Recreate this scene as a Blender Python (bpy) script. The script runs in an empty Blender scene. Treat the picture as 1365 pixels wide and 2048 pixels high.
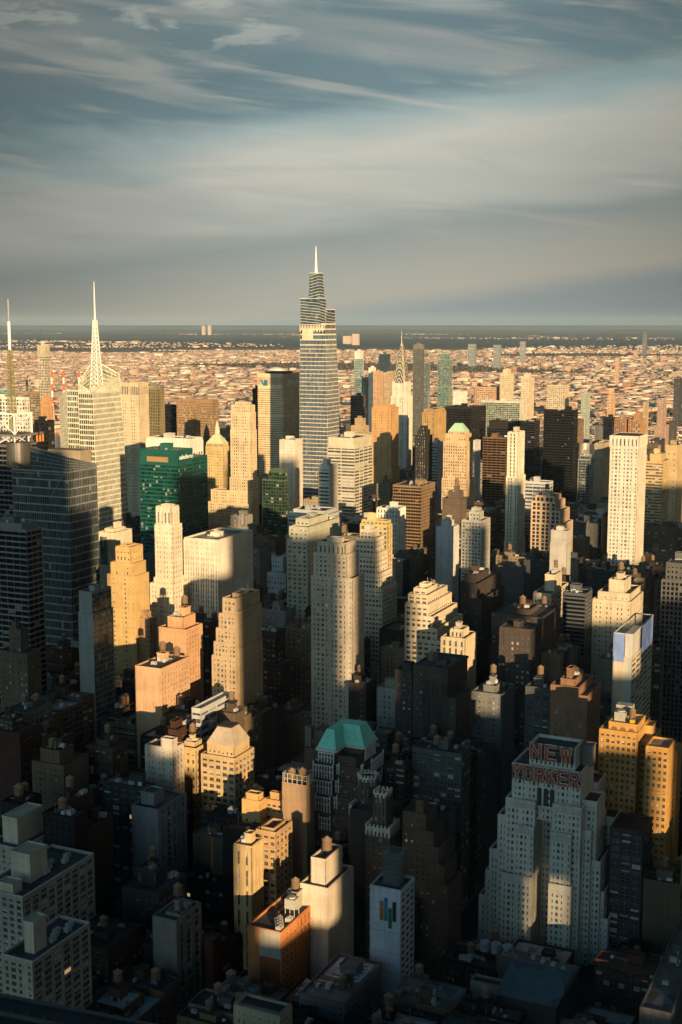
import bpy, math, random
import numpy as np
from mathutils import Vector, Matrix
R = math.radians
sc = bpy.context.scene
COL = sc.collection
# ------------------------------------------------------------------ camera, sky, sun, exposure
H = 340.0; FPX = 2600.0; YLEV = 643.0
PITCH = math.atan((1024 - YLEV) / FPX)
cam = bpy.data.cameras.new("camera"); camo = bpy.data.objects.new("camera", cam); COL.objects.link(camo)
cam.sensor_fit = 'VERTICAL'; cam.sensor_height = 36; cam.lens = FPX / 2048 * 36
cam.clip_start = 1; cam.clip_end = 200000
camo.location = (0, 0, H); camo.rotation_euler = (math.pi / 2 - PITCH, 0, 0)
sc.camera = camo
sc.view_settings.view_transform = 'Standard'; sc.view_settings.look = 'None'
sc.view_settings.gamma = 1; sc.view_settings.use_curve_mapping = False
sc.view_settings.exposure = 1.0
SUN_AZ = R(17); SUN_EL = R(8)                     # the sun stands behind the camera, a little to the right
SUN = Vector((math.sin(SUN_AZ) * math.cos(SUN_EL), -math.cos(SUN_AZ) * math.cos(SUN_EL), math.sin(SUN_EL)))
sl = bpy.data.lights.new("sun", 'SUN'); sl.energy = 4.4; sl.angle = R(0.5); sl.color = (1.0, 0.71, 0.39)
so = bpy.data.objects.new("sun", sl); COL.objects.link(so)
so.rotation_euler = SUN.to_track_quat('Z', 'Y').to_euler()
cy_ = sc.cycles
cy_.max_bounces = 6; cy_.diffuse_bounces = 3; cy_.glossy_bounces = 3; cy_.volume_bounces = 0
cy_.use_denoising = True
cy_.sample_clamp_indirect = 4

# ------------------------------------------------------------------ node helpers
class NT:
    def __init__(s, tree): s.t = tree; s.n = tree.nodes; s.l = tree.links
    def new(s, typ, **k):
        n = s.n.new(typ)
        for a, v in k.items():
            if a.startswith('i_'): n.inputs[a[2:].replace('_', ' ')].default_value = v
            else: setattr(n, a, v)
        return n
    def link(s, a, b): s.l.new(a, b)
    def put(s, sock, v):
        if hasattr(v, 'is_linked') or hasattr(v, 'links'): s.l.new(v, sock)
        else: sock.default_value = (*v, 1) if sock.type == 'RGBA' and len(v) == 3 else v
    def math(s, op, a, b=0.0, c=0.0, clamp=False):
        n = s.n.new('ShaderNodeMath'); n.operation = op; n.use_clamp = clamp
        s.put(n.inputs[0], a); s.put(n.inputs[1], b); s.put(n.inputs[2], c); return n.outputs[0]
    def vmath(s, op, a, b=(0, 0, 0)):
        n = s.n.new('ShaderNodeVectorMath'); n.operation = op
        s.put(n.inputs[0], a); s.put(n.inputs[1], b); return n.outputs[0] if op != 'DOT_PRODUCT' else n.outputs[1]
    def mix(s, f, a, b, typ='MIX'):
        n = s.n.new('ShaderNodeMix'); n.data_type = 'RGBA'; n.blend_type = typ
        s.put(n.inputs[0], f); s.put(n.inputs[6], a); s.put(n.inputs[7], b); return n.outputs[2]
    def smooth(s, v, lo, hi, a=0.0, b=1.0):
        n = s.n.new('ShaderNodeMapRange'); n.interpolation_type = 'SMOOTHSTEP'
        s.put(n.inputs[0], v); n.inputs[1].default_value = lo; n.inputs[2].default_value = hi
        n.inputs[3].default_value = a; n.inputs[4].default_value = b; return n.outputs[0]
    def noise(s, vec, scale, detail=4, rough=0.55, dist=0.0):
        n = s.n.new('ShaderNodeTexNoise'); s.put(n.inputs['Vector'], vec)
        n.inputs['Scale'].default_value = scale; n.inputs['Detail'].default_value = detail
        n.inputs['Roughness'].default_value = rough; n.inputs['Distortion'].default_value = dist; return n.outputs[0]
    def ramp(s, f, stops):
        n = s.n.new('ShaderNodeValToRGB'); s.put(n.inputs[0], f); cr = n.color_ramp
        cr.elements[0].position = stops[0][0]; cr.elements[0].color = (*stops[0][1], 1)
        cr.elements[1].position = stops[1][0]; cr.elements[1].color = (*stops[1][1], 1)
        for p, c in stops[2:]:
            e = cr.elements.new(p); e.color = (*c, 1)
        return n.outputs[0]
    def scale(s, vec, xyz):
        return s.vmath('MULTIPLY', vec, xyz)

def lin(r, g, b):
    f = lambda c: (c / 255 / 12.92) if c / 255 <= 0.04045 else ((c / 255 + 0.055) / 1.055) ** 2.4
    return (f(r), f(g), f(b))

# ------------------------------------------------------------------ the sky: Nishita daylight under a broken cloud deck
SKY_K = 0.07
def make_world():
    w = bpy.data.worlds.new("World"); sc.world = w; w.use_nodes = True
    t = NT(w.node_tree); t.n.clear()
    out = t.new('ShaderNodeOutputWorld'); bg = t.new('ShaderNodeBackground'); bg.inputs[1].default_value = SKY_K
    t.link(bg.outputs[0], out.inputs[0])
    sky = t.new('ShaderNodeTexSky', sky_type='NISHITA', sun_disc=False)
    sky.sun_elevation = SUN_EL; sky.sun_rotation = math.atan2(SUN.x, SUN.y)
    sky.air_density = 1.3; sky.dust_density = 2.0; sky.ozone_density = 2
    tc = t.new('ShaderNodeTexCoord'); d = tc.outputs['Generated']
    sep = t.new('ShaderNodeSeparateXYZ'); t.link(d, sep.inputs[0])
    X, Y, Z = sep.outputs
    zc = t.math('MAXIMUM', Z, 0.0)
    inv = t.math('DIVIDE', 1.0, t.math('ADD', zc, 0.085))
    px = t.math('MULTIPLY', X, inv); py = t.math('MULTIPLY', Y, inv)
    cmb = t.new('ShaderNodeCombineXYZ'); t.link(px, cmb.inputs[0]); t.link(py, cmb.inputs[1])
    P = cmb.outputs[0]
    k = 1.0 / (2 * SKY_K)                           # exposure is 1, so a cloud of displayed brightness c is c * k
    def C(r, g, b, m=1.0): c = lin(r, g, b); return (c[0] * k * m, c[1] * k * m, c[2] * k * m)
    # colour of the deck by elevation
    wn_ = t.noise(t.scale(d, (3.0, 1.0, 14.0)), 1.3, 5, 0.55, 0.4)
    Zw = t.math('ADD', t.math('SUBTRACT', Z, t.math('MULTIPLY', X, 0.13)), t.math('MULTIPLY', t.math('SUBTRACT', wn_, 0.5), t.smooth(Z, 0.03, 0.12, 0.0, 0.085)))
    base = t.ramp(t.math('MULTIPLY', Zw, 3.0, clamp=True), [
        (0.0, C(134, 142, 142)), (0.045, C(164, 160, 147)), (0.10, C(158, 157, 146)), (0.19, C(140, 147, 142)), (0.25, C(166, 168, 159)),
        (0.36, C(184, 183, 172)), (0.43, C(150, 165, 163)), (0.49, C(106, 129, 134)), (0.60, C(98, 119, 125)), (0.72, C(116, 131, 133)), (1.0, C(44, 64, 70))])
    # long streaks of darker and lighter cloud, sagging toward the left
    Zt = t.math('ADD', Z, t.math('MULTIPLY', X, 0.10))
    cv = t.new('ShaderNodeCombineXYZ'); t.link(t.math('MULTIPLY', X, 3.2), cv.inputs[0]); t.link(t.math('MULTIPLY', Zt, 17.0), cv.inputs[1]); t.link(t.math('MULTIPLY', Y, .6), cv.inputs[2])
    S0 = cv.outputs[0]
    n1 = t.noise(t.vmath('ADD', S0, (4.4, 1.2, 0)), 1.0, 5, 0.5, 0.5)
    n2 = t.noise(t.vmath('ADD', t.scale(S0, (1.2, 2.4, 1)), (9.3, 2.1, 0)), 1.2, 5, 0.52, 1.0)
    dark = t.smooth(n1, 0.47, 0.62)
    upz = t.smooth(Z, 0.03, 0.15, 0.12, 1.0)
    c1 = t.mix(t.math('MULTIPLY', t.math('MULTIPLY', dark, upz), 0.45), base, C(92, 116, 122))
    light = t.smooth(n2, 0.48, 0.68)
    c2 = t.mix(t.math('MULTIPLY', t.math('MULTIPLY', light, t.smooth(Z, 0.05, 0.10, 0.15, 1.0)), 0.40), c1, C(186, 181, 168))
    # a broad pale veil in the upper middle and right
    n3 = t.noise(t.vmath('ADD', t.scale(S0, (.55, .5, 1)), (2.2, 7.7, 0)), 1.0, 6, 0.6, 1.2)
    c2 = t.mix(t.math('MULTIPLY', t.smooth(n3, 0.46, 0.64), t.math('MULTIPLY', t.smooth(Z, 0.13, 0.2), t.smooth(X, -0.12, 0.12, .15, .62))), c2, C(176, 170, 158))
    bandv = t.new('ShaderNodeCombineXYZ'); t.link(t.math('MULTIPLY', X, 2.6), bandv.inputs[0]); t.link(t.math('MULTIPLY', Z, 34.0), bandv.inputs[1])
    nb = t.noise(bandv.outputs[0], 1.0, 5, 0.55, 0.5)
    bm = t.math('MULTIPLY', t.smooth(nb, 0.5, 0.66), t.math('MULTIPLY', t.smooth(Z, 0.045, 0.07), t.smooth(Z, 0.14, 0.09)))
    c3 = t.mix(t.math('MULTIPLY', bm, 0.5), c2, C(132, 142, 140))
    # small puffs high up on the left, blue gaps on the right
    n4 = t.noise(t.scale(P, (1.0, 1.0, 1)), 5.5, 5, 0.6, 0.3)
    puff = t.math('MULTIPLY', t.smooth(n4, 0.50, 0.62), t.math('MULTIPLY', t.smooth(Z, 0.185, 0.205), t.smooth(X, 0.0, -0.06)))
    c4 = t.mix(t.math('MULTIPLY', puff, 0.6), c3, C(168, 172, 164))
    n5 = t.noise(t.vmath('ADD', t.scale(P, (0.5, 0.9, 1)), (3.1, 5.2, 0)), 1.6, 3)
    gap = t.math('MULTIPLY', t.smooth(n5, 0.52, 0.62), t.math('MULTIPLY', t.smooth(Z, 0.12, 0.2), t.smooth(X, 0.02, 0.2)))
    nish = t.mix(1.0, sky.outputs[0], (0.55, 0.8, 0.95, 1), 'MULTIPLY')
    c5 = t.mix(t.math('MULTIPLY', gap, 0.35), c4, nish)
    # the veil is thickest ahead; it darkens toward both sides
    side = t.smooth(t.math('ABSOLUTE', t.math('SUBTRACT', X, 0.02)), 0.03, 0.36, 1.18, 0.60)
    cs = t.vmath('SCALE', c5); t.link(side, cs.node.inputs[3])
    # the open evening sky in the west, behind the camera and to its left
    west = t.vmath('DOT_PRODUCT', d, Vector((-0.62, -0.75, 0.22)).normalized())
    c6 = t.mix(t.smooth(west, 0.55, 0.98), cs, t.mix(1.0, sky.outputs[0], (WEST * .63, WEST * .93, WEST * 1.20, 1), 'MULTIPLY'))
    # overhead the deck is thick and dark
    c7 = t.mix(t.smooth(Z, 0.28, 0.6), c6, C(*ZENITH))
    t.link(c7, bg.inputs[0])
WEST = 3.4; ZENITH = (20, 52, 68)
make_world()

# ------------------------------------------------------------------ picture geometry
TH = R(25)
eE = Vector((math.sin(TH), math.cos(TH), 0)); eN = Vector((-math.cos(TH), math.sin(TH), 0))
ROT = math.pi / 2 - TH
cp, sp = math.cos(PITCH), math.sin(PITCH)
def zat(y, Y):          # height of a point at forward distance Y that shows at row y
    return H - Y * math.tan(math.atan((y - 1024) / FPX) + PITCH)
def depth(P): return P[1] * cp + (H - P[2]) * sp
def proj(P):
    d = depth(P)
    return 682.5 + FPX * P[0] / d, 1024 - FPX * (P[2] * cp - H * cp + P[1] * sp) / d
def at(x, y, Y):
    z = zat(y, Y); d = Y * cp + (H - z) * sp
    return Vector(((x - 682.5) / FPX * d, Y, z))
def run_to(P, e, x):    # how far from P along e until column x
    c = (x - 682.5) / FPX; d = depth(P)
    return (c * d - P[0]) / (e.x - c * e.y * cp)
def toEN(P): return (P[0] * eE.x + P[1] * eE.y, P[0] * eN.x + P[1] * eN.y)

# ------------------------------------------------------------------ mesh builder
class MB:
    def __init__(s): s.v = []; s.f = []; s.uv = None; s.c = None
    def poly(s, pts, uv=None):
        i = len(s.v); s.v.extend([tuple(p) for p in pts]); s.f.append(tuple(range(i, i + len(pts))))
        if uv is not None:
            if s.uv is None: s.uv = []
            s.uv.extend(uv)
    def obox(s, o, a, b, c):
        ox, oy, oz = o; i = len(s.v)
        for k in range(8):
            x = 1 if k in (1, 2, 5, 6) else 0; y = 1 if k in (2, 3, 6, 7) else 0; z = 1 if k > 3 else 0
            s.v.append((ox + a[0] * x + b[0] * y + c[0] * z, oy + a[1] * x + b[1] * y + c[1] * z, oz + a[2] * x + b[2] * y + c[2] * z))
        for q in ((0, 3, 2, 1), (4, 5, 6, 7), (0, 1, 5, 4), (1, 2, 6, 5), (2, 3, 7, 6), (3, 0, 4, 7)):
            s.f.append(tuple(i + j for j in q))
    def box(s, x0, y0, z0, x1, y1, z1): s.obox((x0, y0, z0), (x1 - x0, 0, 0), (0, y1 - y0, 0), (0, 0, z1 - z0))
    def bar(s, p, q, w, h=None):
        p = Vector(p); q = Vector(q); d = q - p; h = h or w
        up = Vector((0, 0, 1)) if abs(d.normalized().z) < 0.95 else Vector((1, 0, 0))
        a = d.cross(up).normalized() * w; b = a.cross(d).normalized() * h
        s.obox(p - a / 2 - b / 2, a, d, b) if False else s.obox(p - a / 2 - b / 2, d, b, a)
    def cyl(s, c, r0, r1, z0, z1, n=12, cap=True, a0=0.0):
        i = len(s.v)
        for zz, r in ((z0, r0), (z1, r1)):
            for k in range(n):
                an = a0 + 2 * math.pi * k / n; s.v.append((c[0] + r * math.cos(an), c[1] + r * math.sin(an), zz))
        for k in range(n): s.f.append((i + k, i + (k + 1) % n, i + n + (k + 1) % n, i + n + k))
        if cap: s.f.append(tuple(i + n + k for k in range(n)))
    def frustum(s, p0, z0, p1, z1, cap=True):      # two rings with the same number of corners
        n = len(p0); i = len(s.v)
        s.v.extend([(p[0], p[1], z0) for p in p0]); s.v.extend([(p[0], p[1], z1) for p in p1])
        for k in range(n): s.f.append((i + k, i + (k + 1) % n, i + n + (k + 1) % n, i + n + k))
        if cap: s.f.append(tuple(i + n + k for k in range(n)))
    def mesh(s, name):
        m = bpy.data.meshes.new(name); m.from_pydata(s.v, [], s.f)
        if s.uv is not None:
            l = m.uv_layers.new(name="UVMap"); l.data.foreach_set('uv', np.array(s.uv, dtype=np.float32).ravel())
        m.update(); return m
def mk(name, mb, mat, col=None, parent=None, mesh=None):
    if mesh is None:
        if not mb.f: return None
        mesh = mb.mesh(name)
        mesh.materials.append(mat)
    o = bpy.data.objects.new(name, mesh); COL.objects.link(o)
    if col is not None: o.color = (*col, 1)
    if parent is not None: o.parent = parent
    return o
def empty(name, loc, rz=ROT):
    o = bpy.data.objects.new(name, None); COL.objects.link(o); o.location = loc; o.rotation_euler = (0, 0, rz)
    o.empty_display_size = 5; return o
USED = {}
def tag(o, label, cat, group=None):
    o['label'] = label; o['category'] = cat
    if group: o['group'] = group
    n = len(label.split())
    if n < 4 or n > 16: print("LABEL WORDS", n, label)
    if not group and label in USED: print("DUP LABEL", label)
    USED[label] = 1
    return o
def struct(name, mb, mat, col=None, kind='structure'):
    o = mk(name, mb, mat, col); o['kind'] = kind; return o

# ------------------------------------------------------------------ materials
def mat(name):
    m = bpy.data.materials.new(name); m.use_nodes = True; t = NT(m.node_tree)
    return m, t, t.n['Principled BSDF']
def wall_mat(name, rough=0.85, spec=0.3, streak=0.30, metal=0.0):
    m, t, b = mat(name)
    oi = t.new('ShaderNodeObjectInfo'); tc = t.new('ShaderNodeTexCoord')
    off = t.vmath('SCALE', (37.0, 91.0, 13.0)); off.node.inputs[3].default_value = 1; t.link(oi.outputs['Random'], off.node.inputs[3])
    P = t.vmath('ADD', tc.outputs['Object'], off)
    n1 = t.noise(P, 0.07, 5, 0.6)
    n2 = t.noise(t.scale(P, (0.9, 0.9, 0.05)), 0.8, 4, 0.6)
    n3 = t.noise(P, 1.6, 3, 0.7)
    n4 = t.noise(t.scale(P, (0.025, 0.025, 0.30)), 1.0, 4, 0.65)
    n1 = t.math('ADD', t.math('MULTIPLY', n1, 0.75), t.math('MULTIPLY', n4, 0.25))
    f = t.math('ADD', t.math('MULTIPLY', n1, 0.5), t.math('ADD', t.math('MULTIPLY', n2, streak), t.math('MULTIPLY', n3, 0.28)))
    v = t.smooth(f, 0.27, 0.73, 0.58, 1.30)
    c = t.vmath('SCALE', oi.outputs['Color']); t.link(v, c.node.inputs[3])
    t.link(c, b.inputs['Base Color']); b.inputs['Roughness'].default_value = rough
    b.inputs['Specular IOR Level'].default_value = spec; b.inputs['Metallic'].default_value = metal
    return m
M_WALL = wall_mat("masonry"); M_METAL = wall_mat("painted_metal", 0.45, 0.5, 0.15)
M_STEEL = wall_mat("polished_steel", 0.4, 0.5, 0.1, 0.35)
M_COPPER = wall_mat("green_copper", 0.6, 0.4, 0.5)
def glass_mat(name, metal, rough, blind, tilt, blindcol=(0.42, 0.40, 0.36), lo=0.75, sash=0.0):
    m, t, b = mat(name)
    oi = t.new('ShaderNodeObjectInfo'); uv = t.new('ShaderNodeUVMap')
    cell = t.vmath('FLOOR', uv.outputs[0])
    off = t.vmath('SCALE', (311.0, 173.0, 59.0)); t.link(oi.outputs['Random'], off.node.inputs[3])
    wn = t.new('ShaderNodeTexWhiteNoise', noise_dimensions='3D'); t.link(t.vmath('ADD', cell, off), wn.inputs['Vector'])
    r, g, bl = t.new('ShaderNodeSeparateXYZ').outputs, None, None
    t.link(wn.outputs['Color'], r[0].node.inputs[0])
    rx, ry, rz = r
    fr = t.vmath('FRACTION', uv.outputs[0]); fs = t.new('ShaderNodeSeparateXYZ'); t.link(fr, fs.inputs[0])
    has = t.math('LESS_THAN', rx, blind)
    drawn = t.math('GREATER_THAN', fs.outputs[1], t.math('SUBTRACT', 1.0, t.math('MULTIPLY', ry, 0.95)))
    bm = t.math('MULTIPLY', has, drawn)
    tint = t.vmath('SCALE', oi.outputs['Color']); t.link(t.math('ADD', lo, t.math('MULTIPLY', rz, 2 * (1 - lo))), tint.node.inputs[3])
    fx = t.math('LESS_THAN', t.math('ABSOLUTE', t.math('SUBTRACT', fs.outputs[0], 0.5)), 0.035); fy = t.math('LESS_THAN', t.math('ABSOLUTE', t.math('SUBTRACT', fs.outputs[1], 0.5)), 0.04)
    frame = t.math('MULTIPLY', t.math('MAXIMUM', fx, fy), sash)
    t.link(t.mix(frame, t.mix(t.math('MULTIPLY', t.math('GREATER_THAN', rx, 0.80), 0.8 if sash else 0.0), t.mix(bm, tint, (*blindcol, 1)), (0.42, 0.50, 0.52, 1)), (0.20, 0.20, 0.19, 1)), b.inputs['Base Color'])
    mir = t.math('MULTIPLY', t.math('GREATER_THAN', rx, 0.80), 0.75 if sash else 0.0)
    t.link(t.math('MULTIPLY', t.math('SUBTRACT', 1.0, bm), t.math('MAXIMUM', mir, metal)), b.inputs['Metallic'])
    t.link(t.math('ADD', rough, t.math('MULTIPLY', bm, 0.5)), b.inputs['Roughness'])
    lit = t.math('MULTIPLY', t.math('LESS_THAN', t.math('FRACT', t.math('MULTIPLY', ry, 17.3)), 0.0015 if sash else 0.0), .22)
    b.inputs['Emission Color'].default_value = (1, .62, .28, 1); t.link(lit, b.inputs['Emission Strength'])
    b.inputs['Specular IOR Level'].default_value = 0.7
    geo = t.new('ShaderNodeNewGeometry')
    nv = t.vmath('ADD', geo.outputs['Normal'], t.scale(t.vmath('SUBTRACT', wn.outputs['Color'], (0.5, 0.5, 0.5)), (tilt, tilt, tilt)))
    t.link(t.vmath('NORMALIZE', nv), b.inputs['Normal'])
    return m
M_WIN = glass_mat("window_glass", 0.0, 0.12, 0.36, 0.03, lo=.4, sash=.8)
M_SKYTINT = glass_mat("sky_tinted_glass", 0.5, 0.12, 0.10, 0.05, (.40, .42, .42), .25, .8)  # hotel panes, reflected sky put into their colour as a teal tint
M_BLUEG = glass_mat("blue_grey_glass", 0.18, 0.12, 0.03, 0.03, (.18, .18, .17), .55)
M_CUR = glass_mat("curtain_glass", 0.55, 0.14, 0.12, 0.035, (0.22, 0.22, 0.20), .45)
M_DARKG = glass_mat("dark_glass", 0.25, 0.10, 0.05, 0.02, (0.10, 0.10, 0.09))
def roof_mat():
    m, t, b = mat("roofing"); oi = t.new('ShaderNodeObjectInfo'); tc = t.new('ShaderNodeTexCoord')
    off = t.vmath('SCALE', (77.0, 41.0, 3.0)); t.link(oi.outputs['Random'], off.node.inputs[3])
    P = t.vmath('ADD', tc.outputs['Object'], off)
    n = t.noise(P, 0.12, 4, 0.6, 0.5); n2 = t.noise(P, 0.9, 4, 0.7)
    vo = t.new('ShaderNodeTexVoronoi'); vo.inputs['Scale'].default_value = 0.09; t.link(P, vo.inputs['Vector'])
    vs = t.new('ShaderNodeSeparateXYZ'); t.link(vo.outputs['Color'], vs.inputs[0])
    f = t.math('ADD', t.math('MULTIPLY', n, 0.6), t.math('ADD', t.math('MULTIPLY', n2, 0.35), t.math('MULTIPLY', vs.outputs[0], 0.35)))
    c = t.vmath('SCALE', oi.outputs['Color']); t.link(t.smooth(f, 0.3, 0.95, 0.45, 1.7), c.node.inputs[3])
    t.link(c, b.inputs['Base Color']); b.inputs['Roughness'].default_value = 0.75
    return m
M_ROOF = roof_mat()
def plain(name, col, rough=0.7, metal=0.0):
    m, t, b = mat(name); tc = t.new('ShaderNodeTexCoord')
    n = t.noise(tc.outputs['Object'], 0.8, 4, 0.6)
    t.link(t.mix(n, (col[0] * .8, col[1] * .8, col[2] * .8, 1), (col[0] * 1.2, col[1] * 1.2, col[2] * 1.2, 1)), b.inputs['Base Color'])
    b.inputs['Roughness'].default_value = rough; b.inputs['Metallic'].default_value = metal; return m
M_WOOD = plain("weathered_wood", (0.16, 0.095, 0.055), 0.85)
M_TANKROOF = plain("tank_roofing", (0.24, 0.17, 0.11), 0.8)
M_BLACK = plain("black_steel", (0.03, 0.03, 0.032), 0.6)
M_WHITE = plain("white_paint", (0.75, 0.74, 0.70), 0.6)
M_SIGNRED = plain("sign_red", (0.36, 0.07, 0.03), 0.5)
M_SIGNEDGE = plain("sign_edge", (0.85, 0.66, 0.58), 0.5)

# ------------------------------------------------------------------ facades
ST = dict(
    mas=dict(bay=3.4, fl=3.7, pr=.57, sr=.53, dp=.45),
    masw=dict(bay=4.6, fl=3.9, pr=.34, sr=.46, dp=.45),
    rib=dict(bay=9.0, fl=3.9, pr=.05, sr=.48, dp=.40),
    vert=dict(bay=2.6, fl=3.9, pr=.45, sr=.26, dp=.6, rec=.3),
    grid=dict(bay=3.6, fl=3.9, pr=.30, sr=.34, dp=.5),
    cur=dict(bay=3.0, fl=4.0, pr=.07, sr=.14, dp=.15),
    curh=dict(bay=6.0, fl=4.1, pr=.03, sr=.30, dp=.2),
    loft=dict(bay=5.4, fl=4.1, pr=.22, sr=.38, dp=.4),
    sparse=dict(bay=7.0, fl=7.4, pr=.80, sr=.72, dp=.3),
    blank=dict(blank=1, dp=.4),
)
def style(st):
    if isinstance(st, str): return ST[st]
    d = dict(ST[st[0]]); d.update(st[1]); return d
def facade(W, G, p0, p1, z0, z1, st, seed=0, cells=None):
    d = p1 - p0; L = d.length
    if L < 0.5 or z1 - z0 < 0.5: return
    d = d / L; o = Vector((d.y, -d.x, 0)); Ht = z1 - z0; dp = st['dp']
    def bx(a0, a1, b0, b1, t1=dp, t0=-0.05):
        q = p0 + d * a0 + o * t1
        W.obox((q.x, q.y, b0), d * (a1 - a0), -o * (t1 - t0), (0, 0, b1 - b0))
    if st.get('blank'):
        bx(-dp, L + dp, z0, z1); return
    nb = max(1, round(L / st['bay'])); nf = max(1, round(Ht / st['fl'])); bw = L / nb; fh = Ht / nf
    u0 = (seed * 37) % 97; v0 = (seed * 53) % 89
    G.poly([(p0.x, p0.y, z0), (p1.x, p1.y, z0), (p1.x, p1.y, z1), (p0.x, p0.y, z1)],
           [(u0, v0), (u0 + nb, v0), (u0 + nb, v0 + nf), (u0, v0 + nf)])
    w = st['pr'] * bw; sh = st['sr'] * fh; rec = st.get('rec', .012)
    if cells is not None and st['pr'] > .3 and st['fl'] < 5.5 and abs(d.x) + abs(d.y) > .9 and (d.x > .9 or d.y < -.9):
        for j in range(nf):
            for i in range(nb): cells.append((z0 + (j + .5) * fh, p0 + d * ((i + .5) * bw) + o * .03, d, bw - w * .98, fh - sh * .98))
    k = st.get('wide', (0, 2, 3, 0, 4)[(seed // 4) % 5] if st.get('pr', 0) > .4 and st.get('fl', 9) < 4.3 else 0)
    for i in range(nb + 1):
        hw = w / 2 * (2.0 if k and i % k == 0 else 1.0)
        a0 = i * bw - hw; a1 = i * bw + hw
        if i == 0: a0 = -dp
        if i == nb: a1 = L + dp
        bx(a0, a1, z0, z1)
    for j in range(nf + 1):
        b0 = z0 + j * fh - sh / 2; b1 = b0 + sh
        if j == 0: b0 = z0
        if j == nf: b1 = z1; b0 = z1 - max(sh, st.get('top', .8))
        bx(0, L, b0, b1, dp - rec)
    for fz in st.get('bands', ((.14, .87) if seed % 3 == 0 else (.9,) if seed % 3 == 1 else ()) if st.get('pr', 0) > .3 and st.get('fl', 9) < 4.5 and Ht > 18 else ()):        # projecting courses at these fractions of the height
        zz = z0 + Ht * fz; bx(-dp, L + dp, zz, zz + 1.1, dp + .35)
    if st.get('corn'):
        bx(-dp - .5, L + dp + .5, z1 - .5, z1 + .7, dp + .6)
def rect(x0, y0, x1, y1): return [Vector((x0, y0, 0)), Vector((x1, y0, 0)), Vector((x1, y1, 0)), Vector((x0, y1, 0))]
def inset(poly, d):
    c = sum(poly, Vector()) / len(poly); out = []
    n = len(poly)
    for i in range(n):
        a = (poly[i] - poly[i - 1]).normalized(); b = (poly[(i + 1) % n] - poly[i]).normalized()
        na = Vector((-a.y, a.x, 0)); nb = Vector((-b.y, b.x, 0)); m = (na + nb).normalized()
        out.append(poly[i] + m * (d / max(.35, m.dot(na))))
    return out
PANE = {}
class Bld:
    """collects one building's parts"""
    def __init__(s, root, col, glass=M_WIN, gcol=(.035, .045, .05), roofcol=(.05, .05, .055), wall=M_WALL):
        s.root = root; s.W = MB(); s.G = MB(); s.Rf = MB(); s.col = col; s.glass = glass; s.gcol = gcol; s.rc = roofcol; s.wm = wall
        s.seed = random.randint(0, 9999); s.cells = None; s.Rfs = []
    def tier(s, poly, z0, z1, sts, par=1.1, roof=True):
        n = len(poly)
        for i in range(n):
            st = sts[i] if isinstance(sts, list) else sts
            facade(s.W, s.G, poly[i], poly[(i + 1) % n], z0, z1, style(st), s.seed + i, s.cells)
        if roof:
            rm = MB(); rm.poly([(p.x, p.y, z1) for p in poly]); s.Rfs.append(rm)
            if par > 0:
                for i in range(n):
                    p0, p1 = poly[i], poly[(i + 1) % n]; d = (p1 - p0); L = d.length
                    if L < .3: continue
                    d /= L; o = Vector((d.y, -d.x, 0)); q = p0 - d * .3 + o * .42
                    s.W.obox((q.x, q.y, z1 - .02), d * (L + .6), -o * .75, (0, 0, par))
    def finish(s):
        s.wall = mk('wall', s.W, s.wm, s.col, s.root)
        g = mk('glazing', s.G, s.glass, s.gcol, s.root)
        for rm in s.Rfs: mk('roof', rm, M_ROOF, s.rc, s.root)
        if s.cells:
            s.cells.sort(key=lambda c: -c[0])
            if len(s.cells) > 100 and g: g['kind'] = 'stuff'
            me = PANE.get(s.glass.name)
            if me is None:
                p = MB(); p.poly([(-.5, 0, -.5), (.5, 0, -.5), (.5, 0, .5), (-.5, 0, .5)], [(0, 0), (1, 0), (1, 1), (0, 1)]); me = PANE[s.glass.name] = p.mesh('window'); me.materials.append(s.glass)
            for (z, p, d, w, h) in s.cells[:100]:
                o = mk('window', None, None, s.gcol, s.root, me); o.location = (p.x, p.y, z); o.rotation_euler = (0, 0, math.atan2(d.y, d.x)); o.scale = (w, 1, h)
# shared meshes for what stands on roofs
def tank_meshes():
    a = MB(); a.cyl((0, 0), 2.0, 1.9, 2.6, 6.4, 12)
    b = MB(); b.cyl((0, 0), 2.15, 0.05, 6.4, 7.9, 12)
    c = MB()
    for x in (-1.2, 1.2):
        for y in (-1.2, 1.2): c.bar((x, y, 0), (x, y, 2.6), .25)
    for q in (((-1.2, -1.2, .3), (1.2, -1.2, 2.4)), ((1.2, -1.2, .3), (1.2, 1.2, 2.4)), ((1.2, 1.2, .3), (-1.2, 1.2, 2.4)), ((-1.2, 1.2, .3), (-1.2, -1.2, 2.4))): c.bar(*q, .12)
    c.box(-1.7, -1.7, 2.4, 1.7, 1.7, 2.62)
    ms = []
    for nm, mb, m in (('tank', a, M_WOOD), ('tank_roof', b, M_TANKROOF), ('leg_frame', c, M_BLACK)):
        me = mb.mesh(nm); me.materials.append(m); ms.append(me)
    return ms
TANK = tank_meshes()
def water_tank(root, x, y, z, s=1.0):
    o = mk('water_tank', None, None, None, root, TANK[0]); o.location = (x, y, z); o.scale = (s, s, s)
    for nm, me in (('tank_roof', TANK[1]), ('leg_frame', TANK[2])): mk(nm, None, None, None, o, me)
    return o
def unit_mesh():
    a = MB(); a.box(-1.5, -1, .3, 1.5, 1, 1.9); a.cyl((-.7, 0), .5, .5, 1.9, 2.15, 10); a.cyl((.7, 0), .5, .5, 1.9, 2.15, 10)
    a.box(-1.4, -.9, 0, -1.2, .9, .3); a.box(1.2, -.9, 0, 1.4, .9, .3)
    m = a.mesh('cooling_unit'); m.materials.append(M_METAL); return m
UNIT = unit_mesh()
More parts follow.
